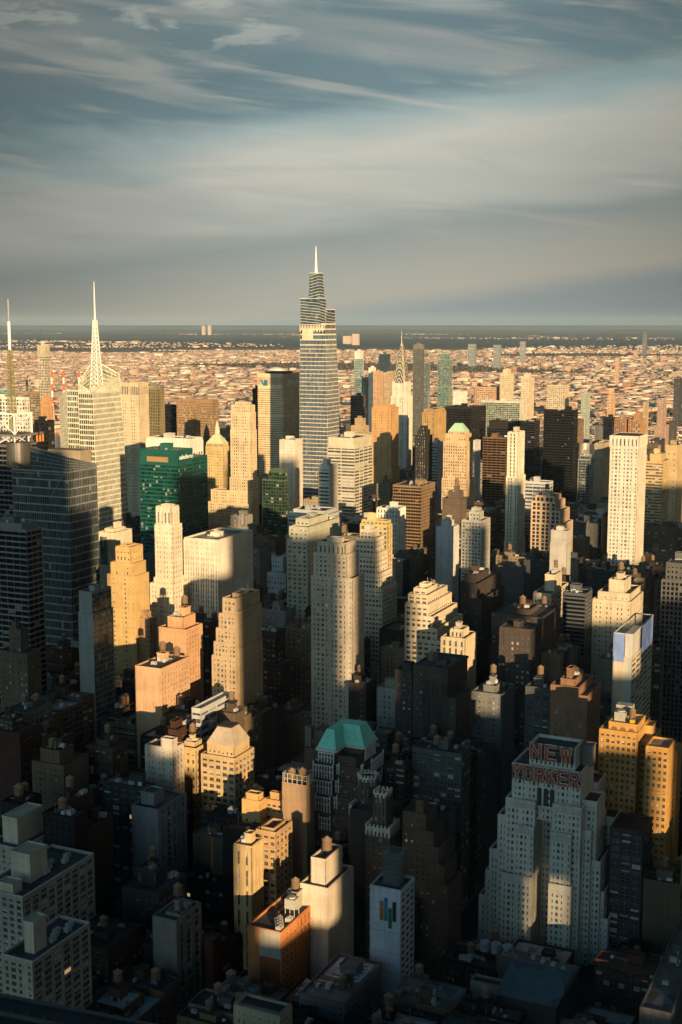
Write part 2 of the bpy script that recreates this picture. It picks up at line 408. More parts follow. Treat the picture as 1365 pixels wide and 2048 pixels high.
def duct_mesh():
    a = MB(); a.box(-4, -.5, .6, 4, .5, 1.5); a.box(3, -.5, .6, 4, 2.6, 1.5); a.box(-3.4, -.4, 0, -3.1, .4, .6); a.box(2.4, -.4, 0, 2.7, .4, .6); a.box(-4.4, -.8, 0, -3.6, .8, 2.2)
    m = a.mesh('duct'); m.materials.append(M_METAL); return m
DUCT = duct_mesh()
def extra_meshes():
    a = MB()
    for k in range(5): a.box(-6 + k * 3, -.15, 0, -5.8 + k * 3, .15, .5)
    a.box(-6.4, -.18, .5, 6.6, .0, .72); a.box(-6.4, .08, .5, 5.2, .26, .72); a.box(6.3, -.18, .5, 6.6, 4, .72)
    b = MB(); b.box(-.9, -.9, 0, .9, .9, .5); b.frustum(rect(-.9, -.9, .9, .9), .5, rect(-.6, -.1, .6, .1), 1.1)
    c = MB(); c.cyl((0, 0), .35, .35, 0, 1.6, 8); c.cyl((0, 0), .6, .15, 1.6, 2.1, 8)
    d = MB(); d.cyl((0, 0), .09, .05, 0, 6, 5); d.box(-.8, -.04, 4.4, .8, .04, .04 + 4.4); d.box(-.5, -.04, 5.2, .5, .04, 5.24)
    out = []
    for nm, mb, m in (('pipe_run', a, M_METAL), ('skylight', b, M_METAL), ('vent_stack', c, M_METAL), ('aerial', d, M_METAL)):
        me = mb.mesh(nm); me.materials.append(m); out.append((nm, me))
    return out
def bulkhead(root, x0, y0, x1, y1, z, h, col):
    a = MB(); a.box(x0, y0, z, x1, y1, z + h); p = .3
    for q in ((x0 - p, y0 - p, x1 + p, y0 + p), (x0 - p, y1 - p, x1 + p, y1 + p), (x0 - p, y0 + p, x0 + p, y1 - p), (x1 - p, y0 + p, x1 + p, y1 - p)): a.box(q[0], q[1], z + h - .05, q[2], q[3], z + h + .6)
    if y1 - y0 > 3: a.box(x0 - .12, (y0 + y1) / 2 - .5, z, x0 + .1, (y0 + y1) / 2 + .5, z + 2.1)
    return mk('bulkhead', a, M_WALL, col, root)
EXTRA = []
def clutter(root, x0, y0, x1, y1, z, rng, col, big=True, tanks=1):
    w, d = x1 - x0, y1 - y0
    if w < 5 or d < 5: return
    if big:
        bw = min(w * .5, rng.uniform(4.5, 11)); bd = min(d * .5, rng.uniform(4.5, 10)); h = rng.uniform(2.8, 6.5)
        bx = x0 + rng.uniform(.15, .85) * (w - bw); by = y0 + rng.uniform(.15, .85) * (d - bd)
        k = rng.uniform(.7, 1.25); bulkhead(root, bx, by, bx + bw, by + bd, z, h, tuple(c * k for c in col))
        if tanks and rng.random() < .55: water_tank(root, bx + bw / 2, by + bd / 2, z + h, rng.uniform(.85, 1.2)); tanks -= 1
    for _ in range(tanks):
        if w > 8 and d > 8: water_tank(root, x0 + rng.uniform(.2, .8) * w, y0 + rng.uniform(.2, .8) * d, z, rng.uniform(.85, 1.25))
    for _ in range(rng.randint(1, 3)):
        o = mk('cooling_unit', None, None, (rng.uniform(.25, .6),) * 3, root, UNIT); s = rng.uniform(.7, 1.5)
        o.location = (x0 + rng.uniform(.15, .85) * w, y0 + rng.uniform(.15, .85) * d, z); o.scale = (s, s, s); o.rotation_euler.z = rng.choice((0, math.pi / 2))
    if not EXTRA: EXTRA.extend(extra_meshes())
    for _ in range(rng.randint(2, 5) if root.location.y < 1100 else 1):
        nm, me = rng.choice(EXTRA); o = mk(nm, None, None, (rng.uniform(.12, .55),) * 3, root, me)
        o.location = (x0 + rng.uniform(.2, .8) * w, y0 + rng.uniform(.2, .8) * d, z); o.rotation_euler.z = rng.choice((0, math.pi / 2))
        if nm == 'pipe_run': s = min(1, w / 16, d / 16); o.scale = (s, s, 1)
    if w > 12 and d > 12 and rng.random() < .6:
        o = mk('duct', None, None, (rng.uniform(.3, .6),) * 3, root, DUCT); o.location = (x0 + rng.uniform(.35, .65) * w, y0 + rng.uniform(.35, .65) * d, z); o.rotation_euler.z = rng.choice((0, math.pi / 2))

HEROES = []   # footprint in grid metres, picture span and visible bottom of every placed building
def register(P, a, b, ztop, xL, xR, ytop, vis, ref, e0=0, n0=0):
    E, N = toEN(P)
    HEROES.append(dict(E0=E + e0, N0=N + n0, E1=E + a, N1=N + b, z=ztop, xL=xL, xR=xR, y=ytop, vis=vis, D=P[1], ref=ref))
def hero(name, label, cat, D, xs, y, st, col, tiers=(), vis=None, ref=None, roof=None, glass=M_WIN, gcol=(.035, .045, .05),
         rc=(.05, .05, .055), wall=M_WALL, par=1.1, tanks=0, clut=True, sideN='blank', seed=None, over=None):
    """xs: columns of the left end, near corner and right end of the roof at row y; D: forward distance of the near corner.
    tiers: (row of the tier's near roof corner, (w, s, e, n) insets as shares of the footprint[, style])"""
    rng = random.Random(seed if seed is not None else int(xs[1] * 7 + y))
    P = at(xs[1], y, D)
    b = run_to(P, eN, xs[0]); a = run_to(P, eE, xs[2])
    root = empty(name, (P.x, P.y, 0)); tag(root, label, cat)
    B = Bld(root, col, glass, gcol, rc, wall)
    if over: B.seed = over
    if D < 810: B.cells = []
    stl = st if isinstance(st, list) else [st, st]
    T = [(y, (0, 0, 0, 0), None)] + [t if len(t) == 3 else (t[0], t[1], None) for t in tiers]
    tt = []
    for (ty, ins, s_) in T:
        w, s, e, n = ins
        x0, x1, y0, y1 = w * a, a * (1 - e), s * b, b * (1 - n)
        Yw = P.y + x0 * eE.y + y0 * eN.y
        tt.append((zat(ty, Yw), x0, y0, x1, y1, s_))
    tt.sort(key=lambda q: q[0])
    done = []
    for (z1, x0, y0, x1, y1, s_) in tt:
        z0 = 0
        for q in done:
            if q[1] <= x0 + .01 and q[2] <= y0 + .01 and q[3] >= x1 - .01 and q[4] >= y1 - .01: z0 = max(z0, q[0])
        ss = s_ if s_ is not None else stl
        if not isinstance(ss, list): ss = [ss, ss]
        if z0 == 0: z0 = 0.2
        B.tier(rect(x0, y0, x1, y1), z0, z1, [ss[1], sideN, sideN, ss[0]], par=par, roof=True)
        done.append((z1, x0, y0, x1, y1))
    B.finish()
    top = done[-1]; z, x0, y0, x1, y1 = top
    if roof:
        kind = roof[0]
        if kind in ('hip', 'pyr'):       # ('hip', row of the ridge, colour, inset share at the top, material)
            zt = zat(roof[1], P.y + (x0 + x1) / 2 * eE.y + (y0 + y1) / 2 * eN.y); k = roof[3]
            rb = MB(); ov = .8
            p0 = rect(x0 - ov, y0 - ov, x1 + ov, y1 + ov); dx, dy = (x1 - x0) * k, (y1 - y0) * k
            p1 = rect(x0 + dx, y0 + dy, x1 - dx, y1 - dy)
            rb.frustum(p0, z + .3, p1, zt); rb.poly([(p.x, p.y, z + .3) for p in reversed(p0)])
            mk('pitched_roof', rb, roof[4] if len(roof) > 4 else M_COPPER, roof[2], root)
            if kind == 'hip' and k < .45:
                tb = MB(); tb.box(x0 + dx - .3, y0 + dy - .3, zt, x1 - dx + .3, y1 - dy + .3, zt + .8); mk('roof_curb', tb, M_BLACK, None, root)
    elif clut:
        clutter(root, x0 + 1, y0 + 1, x1 - 1, y1 - 1, z, rng, col, True, tanks)
        for q in done[:-1]:
            if q[3] - q[1] > top[3] - top[1] + 12: clutter(root, x1 + 1, q[2] + 1, q[3] - 1, q[4] - 1, q[0], rng, col, False, 1 if tanks else 0)
    zt = max(q[0] for q in done)
    X0 = min(q[1] for q in done); Y0 = min(q[2] for q in done); X1 = max(q[3] for q in done); Y1 = max(q[4] for q in done)
    E, N = toEN(P)
    cs = [proj(P + eE * cx + eN * cyy + Vector((0, 0, zt - P.z))) for cx in (X0, X1) for cyy in (Y0, Y1)]
    HEROES.append(dict(E0=E + X0, N0=N + Y0, E1=E + X1, N1=N + Y1, z=zt, xL=min(c[0] for c in cs), xR=max(c[0] for c in cs),
                       y=min(min(q[0] for q in T), y), vis=vis if vis else y + 60, D=D, ref=ref, name=name, boxes=[(q[1], q[2], q[3], q[4], q[0]) for q in done], P=P))
    return dict(root=root, P=P, a=a, b=b, top=top, done=done, B=B, rng=rng)
def local(hh, x, y, z): return Vector((x, y, z))
def text(body, size, loc, rot, mat_, parent, name='lettering', ext=.15, offset=0.0, spacing=1.0, align='CENTER', xs=1.0):
    c = bpy.data.curves.new(name, 'FONT'); c.body = body; c.size = size; c.extrude = ext; c.offset = offset; c.align_x = align; c.space_character = spacing
    c.materials.append(mat_)
    tmp = bpy.data.objects.new(name, c); me = bpy.data.meshes.new_from_object(tmp); bpy.data.objects.remove(tmp)
    o = bpy.data.objects.new(name, me); COL.objects.link(o); o.parent = parent; o.location = loc; o.rotation_euler = rot; o.scale = (xs, 1, 1); return o
WEST_FACING = (math.pi / 2, 0, -math.pi / 2)      # local rotation of lettering on a west wall
SOUTH_FACING = (math.pi / 2, 0, 0)
# ------------------------------------------------------------------ colours of the walls
CREAM = (.50, .41, .28); LIME = (.42, .36, .27); TAN = (.38, .28, .17); ORANGE = (.46, .25, .10); PEACH = (.45, .28, .17)
BROWN = (.17, .11, .065); DKBR = (.05, .038, .032); RED = (.28, .10, .055); WHITE = (.62, .58, .50); GREY = (.26, .26, .25)
CONC = (.34, .33, .30); BLACK = (.009, .009, .010); GOLD = (.48, .34, .16); PALE = (.46, .45, .41); DKGREY = (.045, .045, .047)
GBLUE = (.10, .16, .19); GGREEN = (.02, .22, .15); GDARK = (.010, .013, .016); GTEAL = (.12, .26, .24)
def S(base, **k): return (base, k)
# =================================================================== far side of the river
hero('slab_tower', 'slim tower of white grid windows under a tan slatted crown, beside the striped chimneys', 'skyscraper', 3400, (76, 92, 100), 712, S('grid', bay=5, fl=7), LIME, [(692, (.02, .02, .02, .02), S('vert', bay=4, pr=.7))], vis=800, ref='the slim crowned tower')
# towers seen between the glass supertall and the steel crowned tower
hero('glass_tower', 'pale teal glass tower with a bright white crown, tallest beside the glass supertall', 'apartment tower', 3900, (709, 722, 728), 718, S('cur', fl=5), (.5, .52, .48), [(703, (.05, .05, .05, .05), S('blank'))], glass=M_CUR, gcol=(.16, .27, .25), vis=800, ref='the white crowned teal tower')
hero('glass_tower', 'lower stepped teal glass tower in front of the white crowned one', 'apartment tower', 3700, (711, 730, 738), 756, S('cur', fl=5), (.4, .42, .4), glass=M_CUR, gcol=(.10, .19, .18), vis=810)
hero('glass_tower', 'dark blue glass tower standing left of the steel crowned spire', 'apartment tower', 3800, (758, 772, 781), 709, S('cur', fl=5), (.06, .08, .1), glass=M_DARKG, gcol=(.03, .06, .08), vis=760, ref='the dark blue tower')
hero('brick_tower', 'pink brick tower with a white top, below the dark blue tower', 'apartment tower', 3600, (747, 758, 766), 744, S('mas', bay=5, fl=6), PEACH, vis=800)
hero('brick_tower', 'tan gridded tower between the dark blue tower and the steel spire', 'apartment tower', 3650, (766, 780, 788), 746, S('mas', bay=5, fl=6), TAN, vis=800)
hero('white_tower', 'small white topped slab just left of the pink brick tower', 'apartment tower', 3650, (738, 746, 752), 736, 'mas', WHITE, vis=800)
hero('glass_tower', 'tall dark bronze glass slab with a pale cap, right of the steel spire', 'skyscraper', 2800, (827, 846, 849), 698, S('cur', bay=4), (.16, .14, .11), [(690, (.01, .01, .01, .01), S('blank'))], glass=M_DARKG, gcol=(.10, .11, .11), vis=800, ref='the bronze glass slab')
hero('glass_tower', 'thinner blue grey tower close behind the bronze glass slab', 'apartment tower', 3520, (848, 856, 861), 726, 'cur', GREY, glass=M_CUR, gcol=GBLUE, vis=800)
hero('glass_tower', 'green glass office tower standing alone across the river with notched top', 'skyscraper', 4200, (876, 898, 905), 720, S('cur', bay=5, fl=5), (.26, .32, .28), [(708, (.18, .18, .18, .18))], glass=M_CUR, gcol=(.13, .22, .19), vis=800, ref='the lone green glass tower')
hero('slab_tower', 'left of the two tall cream gridded slabs across the river', 'apartment tower', 4300, (1001, 1020, 1028), 748, S('mas', bay=5, fl=6), CREAM, [(739, (.2, .2, .2, .2), 'blank')], vis=800, ref='the twin cream slabs')
hero('slab_tower', 'right of the two tall cream gridded slabs across the river', 'apartment tower', 4300, (1043, 1061, 1069), 756, S('mas', bay=5, fl=6), CREAM, [(748, (.2, .2, .2, .2), 'blank')], vis=805)
hero('factory_building', 'long cream factory block right of the twin slabs', 'factory', 4700, (1095, 1130, 1139), 771, S('masw', bay=7, fl=7), CREAM, vis=800)
hero('factory_building', 'wide pinkish industrial block left of the twin cream slabs', 'factory', 4300, (951, 985, 1000), 775, S('masw', bay=7, fl=7), PEACH, vis=800)
hero('apartment_block', 'white rounded apartment block near the foot of the lone green tower', 'apartment block', 3600, (907, 926, 935), 784, 'mas', WHITE, vis=815)
hero('brick_tower', 'tan brick tower with stepped top near the right riverbank', 'apartment tower', 2720, (1216, 1226, 1231), 792, S('mas', bay=4, fl=6), PEACH, [(782, (.15, .15, .15, .15))], vis=830)
hero('glass_tower', 'narrow pale green tower standing on an orange brick shaft', 'apartment tower', 2720, (1164, 1175, 1181), 787, 'mas', (.30, .33, .28), vis=880)
hero('brick_tower', 'thin tan tower left of the broad brick base by the river', 'apartment tower', 2650, (1287, 1293, 1298), 806, 'mas', TAN, vis=870)
hero('brick_tower', 'tall narrow pink grey brick tower on a wide low base', 'apartment tower', 2650, (1316, 1328, 1334), 801, 'mas', (.33, .22, .17), [(853, (-.2, -.2, -2.6, -.2))], vis=880)
hero('dark_tower', 'dark slab at the right edge of the far riverbank', 'apartment tower', 4000, (1349, 1360, 1366), 758, 'mas', DKGREY, vis=800)
# =================================================================== the avenue towers, far
hero('slab_tower', 'orange stone tower with a ragged gothic crown below the slim crowned tower', 'skyscraper', 2300, (80, 98, 106), 812, S('vert', bay=3, pr=.6), (.46, .25, .11), [(803, (.1, .1, .1, .1)), (796, (.22, .22, .22, .22)), (790, (.36, .36, .36, .36))], clut=False, vis=842, ref='the orange gothic crown')
hero('glass_block', 'flat topped pale teal glass block behind the lattice mast', 'office building', 2100, (-20, 22, 38), 780, 'cur', (.30, .38, .34), glass=M_CUR, gcol=(.20, .34, .32), vis=800)
hero('office_block', 'white gridded slab behind the lattice mast with deep square openings', 'office building', 1650, (-12, 50, 58), 797, S('grid', bay=4.4, fl=5), WHITE, vis=860, ref='the white gridded slab')
hero('office_block', 'brown louvred slab between the white gridded slab and the orange gothic crown', 'office building', 1850, (30, 74, 80), 785, S('rib', bay=3.5, fl=3.4), (.27, .19, .11), vis=860)
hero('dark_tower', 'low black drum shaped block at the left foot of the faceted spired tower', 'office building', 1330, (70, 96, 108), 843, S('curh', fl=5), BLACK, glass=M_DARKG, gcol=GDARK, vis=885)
hero('slab_tower', 'cream stone tower with a fluted glass crown right of the faceted spired tower', 'skyscraper', 1650, (240, 279, 297), 793, S('mas', bay=3.2, fl=4), CREAM, [(767, (.01, .01, .01, .01), S('vert', bay=2.6, pr=.35, fl=24))], vis=940, glass=M_WIN, ref='the fluted crown tower')
hero('glass_tower', 'olive dark glass slab right of the fluted crown tower', 'skyscraper', 1720, (284, 318, 328), 778, S('vert', bay=2.6, fl=4, pr=.3), (.22, .18, .10), glass=M_DARKG, gcol=(.04, .05, .04), vis=880)
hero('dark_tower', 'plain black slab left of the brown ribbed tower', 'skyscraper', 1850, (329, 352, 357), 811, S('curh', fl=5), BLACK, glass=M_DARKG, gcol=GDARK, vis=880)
hero('office_block', 'brown tower ribbed with bright sills and crowned with a comb of louvres', 'skyscraper', 1800, (354, 390, 400), 808, S('rib', bay=2.2, fl=3.6, pr=.3), (.30, .19, .10), [(800, (.1, .1, .1, .1), S('vert'))], vis=880, ref='the brown ribbed tower')
hero('office_block', 'plain brown slab joined behind the brown ribbed tower', 'skyscraper', 1880, (396, 428, 437), 801, S('rib', bay=3, fl=3.6, sr=.7), (.27, .17, .09), vis=870)
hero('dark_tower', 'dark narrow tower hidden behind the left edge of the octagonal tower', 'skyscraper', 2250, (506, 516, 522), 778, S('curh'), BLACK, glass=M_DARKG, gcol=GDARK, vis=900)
hero('office_block', 'tan stepped block with white lower storeys right of the glass supertall', 'office building', 1980, (703, 730, 738), 853, 'mas', TAN, [(838, (.3, .2, .2, .2)), (868, (-.25, -.2, -.2, -.2), S('mas'))], vis=880)
hero('dark_tower', 'small black tower with bright balcony stripes beyond the ribbon window slab', 'apartment tower', 2400, (702, 722, 731), 793, S('rib', bay=4), (.10, .08, .06), glass=M_DARKG, gcol=GDARK, vis=835)
hero('brick_tower', 'orange brick tower with dark mansard and flared base, left of the steel spire', 'skyscraper', 1750, (745, 783, 797), 817, S('mas', bay=3.0, fl=3.7, corn=1), (.44, .26, .11), [(938, (-.03, -.06, -.05, -.03)), (812, (.12, .12, .12, .12), S('blank'))], clut=False, vis=965, ref='the orange brick tower', rc=(.03, .03, .035))
hero('brick_tower', 'tan tower with buttressed crown and black flank, right of the steel spire', 'skyscraper', 1950, (846, 868, 892), 826, [S('vert', bay=3.2, pr=.55), S('vert', bay=3.2, pr=.5)], (.36, .23, .10), [(820, (.06, .06, .06, .06))], vis=920, clut=False, ref='the buttressed crown tower')
hero('dark_tower', 'black gothic tower with stepped crown in front of the buttressed tower', 'skyscraper', 1600, (832, 852, 864), 873, S('vert', bay=2.8, pr=.6), (.025, .021, .018), [(862, (.14, .14, .14, .14)), (854, (.28, .28, .28, .28))], clut=False, vis=960, ref='the black gothic tower')
hero('office_block', 'pale blue grey block beside the black gothic tower with striped left half', 'office building', 1650, (864, 876, 888), 886, [S('rib', bay=5), 'blank'], (.42, .42, .42), vis=960)
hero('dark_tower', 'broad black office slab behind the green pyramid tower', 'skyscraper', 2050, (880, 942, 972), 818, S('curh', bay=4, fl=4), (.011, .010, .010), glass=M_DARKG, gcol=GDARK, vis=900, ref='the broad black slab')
hero('office_block', 'long riverside slab of green glass between white end walls', 'office building', 2700, (963, 1040, 1048), 806, [S('cur', bay=4), 'blank'], (.50, .46, .38), [(803, (.01, .01, .01, .01), 'blank')], glass=M_CUR, gcol=(.16, .24, .19), vis=836, ref='the green glass riverside slab')
hero('office_block', 'dark glass block under a broad brown band of a roof', 'office building', 2300, (975, 1044, 1052), 858, S('curh', fl=4), (.02, .016, .014), [(844, (.05, .05, .05, .05), S('blank'))], glass=M_DARKG, gcol=GDARK, vis=900, wall=M_WALL)
hero('office_block', 'brown tower banded with lit sills left of the white striped tower', 'office building', 1760, (967, 1012, 1024), 877, S('rib', bay=6, fl=3.6, sr=.34), (.14, .08, .042), glass=M_DARKG, gcol=(.015, .012, .010), vis=1000, ref='the brown banded tower')
hero('striped_tower', 'slender white striped apartment tower with black glass slots, flared at the base', 'apartment tower', 1450, (1017, 1036, 1049), 866, S('vert', bay=4.6, pr=.5, fl=4), (.60, .54, .42), [(955, (-.05, -.1, -.1, -.05), S('vert', bay=4.6, pr=.5, fl=4)), (1085, (-.1, -.2, -.15, -.1))], glass=M_DARKG, gcol=(.04, .05, .05), vis=1110, ref='the white striped tower')
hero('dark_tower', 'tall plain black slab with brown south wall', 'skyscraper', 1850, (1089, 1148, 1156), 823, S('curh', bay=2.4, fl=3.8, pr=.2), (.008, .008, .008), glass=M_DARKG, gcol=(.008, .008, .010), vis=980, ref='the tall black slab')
hero('office_block', 'brown slab joined to the right of the tall black slab', 'office building', 1930, (1148, 1156, 1168), 842, S('rib', bay=3), BROWN, vis=960)
hero('dark_tower', 'dark grey slab left of the tall black slab', 'office building', 2250, (1043, 1070, 1080), 844, S('curh'), (.02, .018, .018), glass=M_DARKG, gcol=GDARK, vis=960)
hero('office_block', 'low white office slab with ribbon windows in front of the tall black slab', 'office building', 1600, (1050, 1098, 1106), 966, S('rib', fl=4.5), (.44, .44, .43), vis=1000, ref='the low white ribbon slab')
hero('glass_tower', 'narrow green grey glass tower left of the white crowned grid tower', 'apartment tower', 1700, (1158, 1180, 1188), 920, S('cur', fl=3.6), GREY, [(912, (.1, .1, .1, .1))], glass=M_CUR, gcol=(.07, .10, .10), vis=1010, ref='the narrow green grey tower')
hero('office_block', 'grey tower with golden south wall left of the white crowned grid tower', 'office building', 2000, (1190, 1206, 1224), 888, S('mas', sr=.6), (.32, .27, .18), vis=1000)
hero('slab_tower', 'tall white gridded tower crowned by open slatted screens', 'skyscraper', 1300, (1222, 1277, 1293), 896, [S('grid', bay=4.2, fl=3.9, pr=.42, sr=.42), S('grid', bay=4.2, fl=3.9, pr=.55, sr=.5)], (.56, .50, .40), [(873, (0, 0, 0, 0), S('vert', bay=4.2, fl=22, pr=.5, dp=1.2))], vis=1130, par=.3, clut=False, gcol=(.22, .26, .30), ref='the white crowned grid tower')
hero('office_block', 'yellow brick tower of banded windows right of the white crowned grid tower', 'office building', 1550, (1292, 1326, 1339), 925, S('rib', bay=4, fl=3.7), GOLD, [(910, (.12, .1, .45, .2), 'blank')], vis=1000, ref='the yellow banded tower')
hero('office_block', 'plain tan slab with dark side at the right edge beyond the yellow tower', 'office building', 1750, (1333, 1356, 1380), 892, S('sparse'), (.44, .32, .17), vis=990)
hero('brick_tower', 'left of two brown brick towers with gridded balconies near the river', 'apartment tower', 2450, (1230, 1250, 1258), 838, S('grid', bay=4), (.30, .16, .08), vis=872, ref='the brown brick twins')
hero('brick_tower', 'right of two brown brick towers, carrying a small penthouse', 'apartment tower', 2450, (1258, 1281, 1289), 840, S('grid', bay=4), (.33, .18, .08), [(829, (.1, .1, .4, .4), 'blank')], vis=872)
hero('dark_tower', 'black slab left of the brown brick twins', 'apartment tower', 2450, (1208, 1226, 1232), 837, S('curh'), BLACK, glass=M_DARKG, gcol=GDARK, vis=880)
# =================================================================== the middle distance
hero('office_block', 'broad white roofed block with one row of openings behind the green glass tower', 'office building', 1420, (293, 381, 406), 884, S('masw', bay=5, fl=9, sr=.7), WHITE, [(879, (.01, .01, .01, .01), 'blank')], vis=912, rc=(.5, .47, .4), par=.8, ref='the white roofed block')
hero('office_block', 'cream limestone tower on broad stepped shoulders, left of the octagonal tower', 'skyscraper', 1500, (462, 503, 513), 862, S('mas', bay=2.9, fl=3.7, pr=.5, sr=.42), (.52, .41, .26), [(812, (.05, .06, .05, .05)), (826, (.03, .03, .03, .03)), (806, (.18, .2, .2, .2)), (958, (-.05, -.05, -.1, -.05)), (985, (-.02, -.02, -.02, -1.0)), (1010, (-.3, -.02, -.02, -1.1))], vis=1050, clut=False, ref='the stepped limestone tower')
hero('glass_block', 'dark green glass block with lit rooftop gardens beside the pale slab', 'office building', 1420, (526, 569, 578), 962, S('cur', bay=3.4, fl=3.8), (.06, .09, .06), [(945, (.0, .0, .4, .3)), (940, (.3, .1, .1, .3), 'blank')], glass=M_CUR, gcol=(.035, .07, .045), vis=1060, ref='the dark green glass block')
hero('slab_tower', 'pale blank slab with two columns of small windows', 'hotel', 1520, (560, 590, 605), 882, [S('sparse', bay=9, fl=3.6, pr=.86), S('blank')], (.56, .50, .42), vis=1000, ref='the pale blank slab')
hero('office_block', 'narrow tower striped white and black in front of the ribbon window slab', 'office building', 1360, (638, 659, 676), 936, [S('rib', bay=20, fl=3.9, sr=.52), S('mas', bay=4.5)], (.50, .46, .40), [(932, (.02, .02, .02, .02), 'blank')], vis=1030, ref='the white and black striped tower')
hero('office_block', 'wide ribbon window slab of pale bands right of the glass supertall', 'office building', 1500, (656, 710, 745), 895, S('rib', bay=14, fl=3.8, sr=.45), (.46, .42, .32), [(878, (.02, .02, .02, .02), 'blank')], vis=1030, ref='the ribbon window slab')
hero('office_block', 'brown glass slab with pale roof edge and dark south wall', 'office building', 1400, (787, 842, 870), 974, [S('rib', bay=3, fl=3.6, sr=.4), S('rib', bay=2.4, fl=3.6, sr=.55)], (.20, .13, .075), vis=1090, glass=M_DARKG, gcol=(.015, .012, .010), ref='the brown glass slab')
hero('office_block', 'small white block with thin black vertical slots left of the brown glass slab', 'office building', 1320, (755, 796, 811), 1019, S('vert', bay=3.2, pr=.55, fl=5), WHITE, vis=1070)
hero('stepped_tower', 'golden stone tower with a pale green pyramid roof and arched belvedere', 'skyscraper', 1550, (888, 934, 946), 885, S('mas', bay=2.8, fl=3.6, pr=.5, sr=.4, bands=(.5, .93)), (.48, .345, .20), [(870, (.07, .06, .06, .07), S('mas', bay=3, fl=7)), (864, (.17, .14, .14, .17), S('vert', bay=3, fl=8)), (960, (-.04, -.06, -.05, -.04))], roof=('pyr', 846, (.30, .46, .32), .30), vis=1020, ref='the green pyramid tower')
hero('slab_tower', 'narrow pale slab right behind the green pyramid tower', 'office building', 1650, (944, 952, 961), 883, S('sparse'), (.48, .47, .44), vis=1000)
hero('brick_tower', 'dark brown stepped building at the foot of the green pyramid tower', 'office building', 1380, (886, 922, 933), 1000, 'mas', (.11, .08, .055), [(985, (.05, .1, .3, .3))], vis=1060, tanks=1)
hero('white_tower', 'plain white slab with a lit south edge and rooftop drum', 'hotel', 1200, (873, 905, 918), 1056, [S('blank'), S('sparse')], (.48, .48, .47), [(1044, (.1, .2, .3, .3), 'blank')], vis=1110, ref='the plain white slab')
hero('apartment_tower', 'grey gridded apartment tower with a stepped crown', 'apartment tower', 1100, (925, 963, 980), 1044, S('grid', bay=3.0, fl=3.0, pr=.36, sr=.4), (.36, .34, .29), [(1026, (.3, .25, .25, .25)), (1018, (.38, .33, .33, .33))], vis=1140, clut=False, ref='the grey gridded tower')
hero('brick_tower', 'dark brown block stepping down in front of the grey gridded tower', 'office building', 1010, (922, 955, 1000), 1170, ['sparse', 'mas'], DKBR, [(1152, (.1, .25, .35, .1)), (1200, (0, -.25, 0, 0))], vis=1260, ref='the dark brown stepped block')
hero('stepped_tower', 'rose stone tower with white framed glass bays and stepped south side', 'office building', 1350, (1064, 1112, 1130), 1006, [S('grid', bay=5.2, fl=4, pr=.26, sr=.22, wide=2), S('grid', bay=5, fl=4)], (.46, .33, .22), [(994, (.12, .12, .15, .12)), (1024, (0, -.2, 0, 0)), (1050, (0, -.35, 0, 0))], vis=1110, glass=M_DARKG, gcol=(.03, .04, .04), tanks=1, ref='the rose stone tower')
hero('slab_tower', 'blank grey windowless slab with a lit cap in front of the rose stone tower', 'hotel', 1150, (1103, 1134, 1141), 1064, ['blank', 'mas'], (.38, .36, .32), [(1090, (-.03, -.03, -.03, -.03), 'blank')], vis=1165, ref='the blank grey slab')
hero('office_block', 'cream striped tower with white frame seen beyond the white stepped setbacks', 'office building', 1090, (722, 775, 784), 1052, S('grid', bay=4, fl=4, pr=.4, sr=.3), (.50, .36, .16), [(1044, (.05, .05, .05, .05))], vis=1130)
hero('stepped_tower', 'white banded tower with many setbacks descending toward the right', 'office building', 1010, (713, 748, 768), 1080, [S('masw', bay=3.0, fl=3.7, sr=.5), S('rib', bay=3.2, fl=3.7, sr=.5, pr=.2)], (.54, .47, .36), [(1062, (.1, .2, .35, .2)), (1053, (.2, .3, .5, .35), 'blank'), (1110, (0, -.12, -.15, 0)), (1150, (-.02, -.3, -.3, 0)), (1180, (-.04, -.5, -.45, 0))], vis=1250, tanks=1, ref='the white banded setback tower')
hero('office_block', 'greenish grey tower with a lit corner and square windows, left of the fluted limestone shaft', 'office building', 1060, (580, 616, 678), 1057, [S('mas', bay=4.2, fl=3.8, pr=.5, sr=.5), S('sparse', bay=7, fl=3.8, pr=.8, sr=.6)], (.37, .36, .28), [(1040, (.2, .3, .2, 0)), (1083, (-.02, 0, 0, -.1))], vis=1210, rc=(.4, .38, .33), ref='the greenish grey tower')
hero('office_block', 'long blue grey banded block behind the greenish grey tower', 'office building', 1160, (577, 655, 683), 1032, S('rib', bay=16, fl=4.4, sr=.55), (.36, .37, .36), [(1024, (.1, .1, .1, .1), 'blank')], vis=1090, tanks=0)
hero('brick_tower', 'dull brown stepped tower in shade behind the white pinstripe block', 'office building', 1210, (455, 494, 512), 1056, S('vert', bay=3), (.22, .20, .17), [(1034, (.05, .15, .1, .2)), (1075, (0, -.3, 0, 0)), (1100, (0, -.65, 0, 0))], vis=1170)
hero('office_block', 'white pinstripe office block with a broad sunlit south wall', 'office building', 1000, (370, 435, 504), 1083, [S('vert', bay=2.35, fl=4.2, pr=.42, sr=.3, rec=.45, dp=.8), S('vert', bay=1.9, fl=60, pr=.6, sr=.02, dp=.6, rec=.5)], (.58, .52, .43), vis=1230, par=1.4, gcol=(.02, .025, .03), rc=(.28, .26, .23), ref='the white pinstripe block')
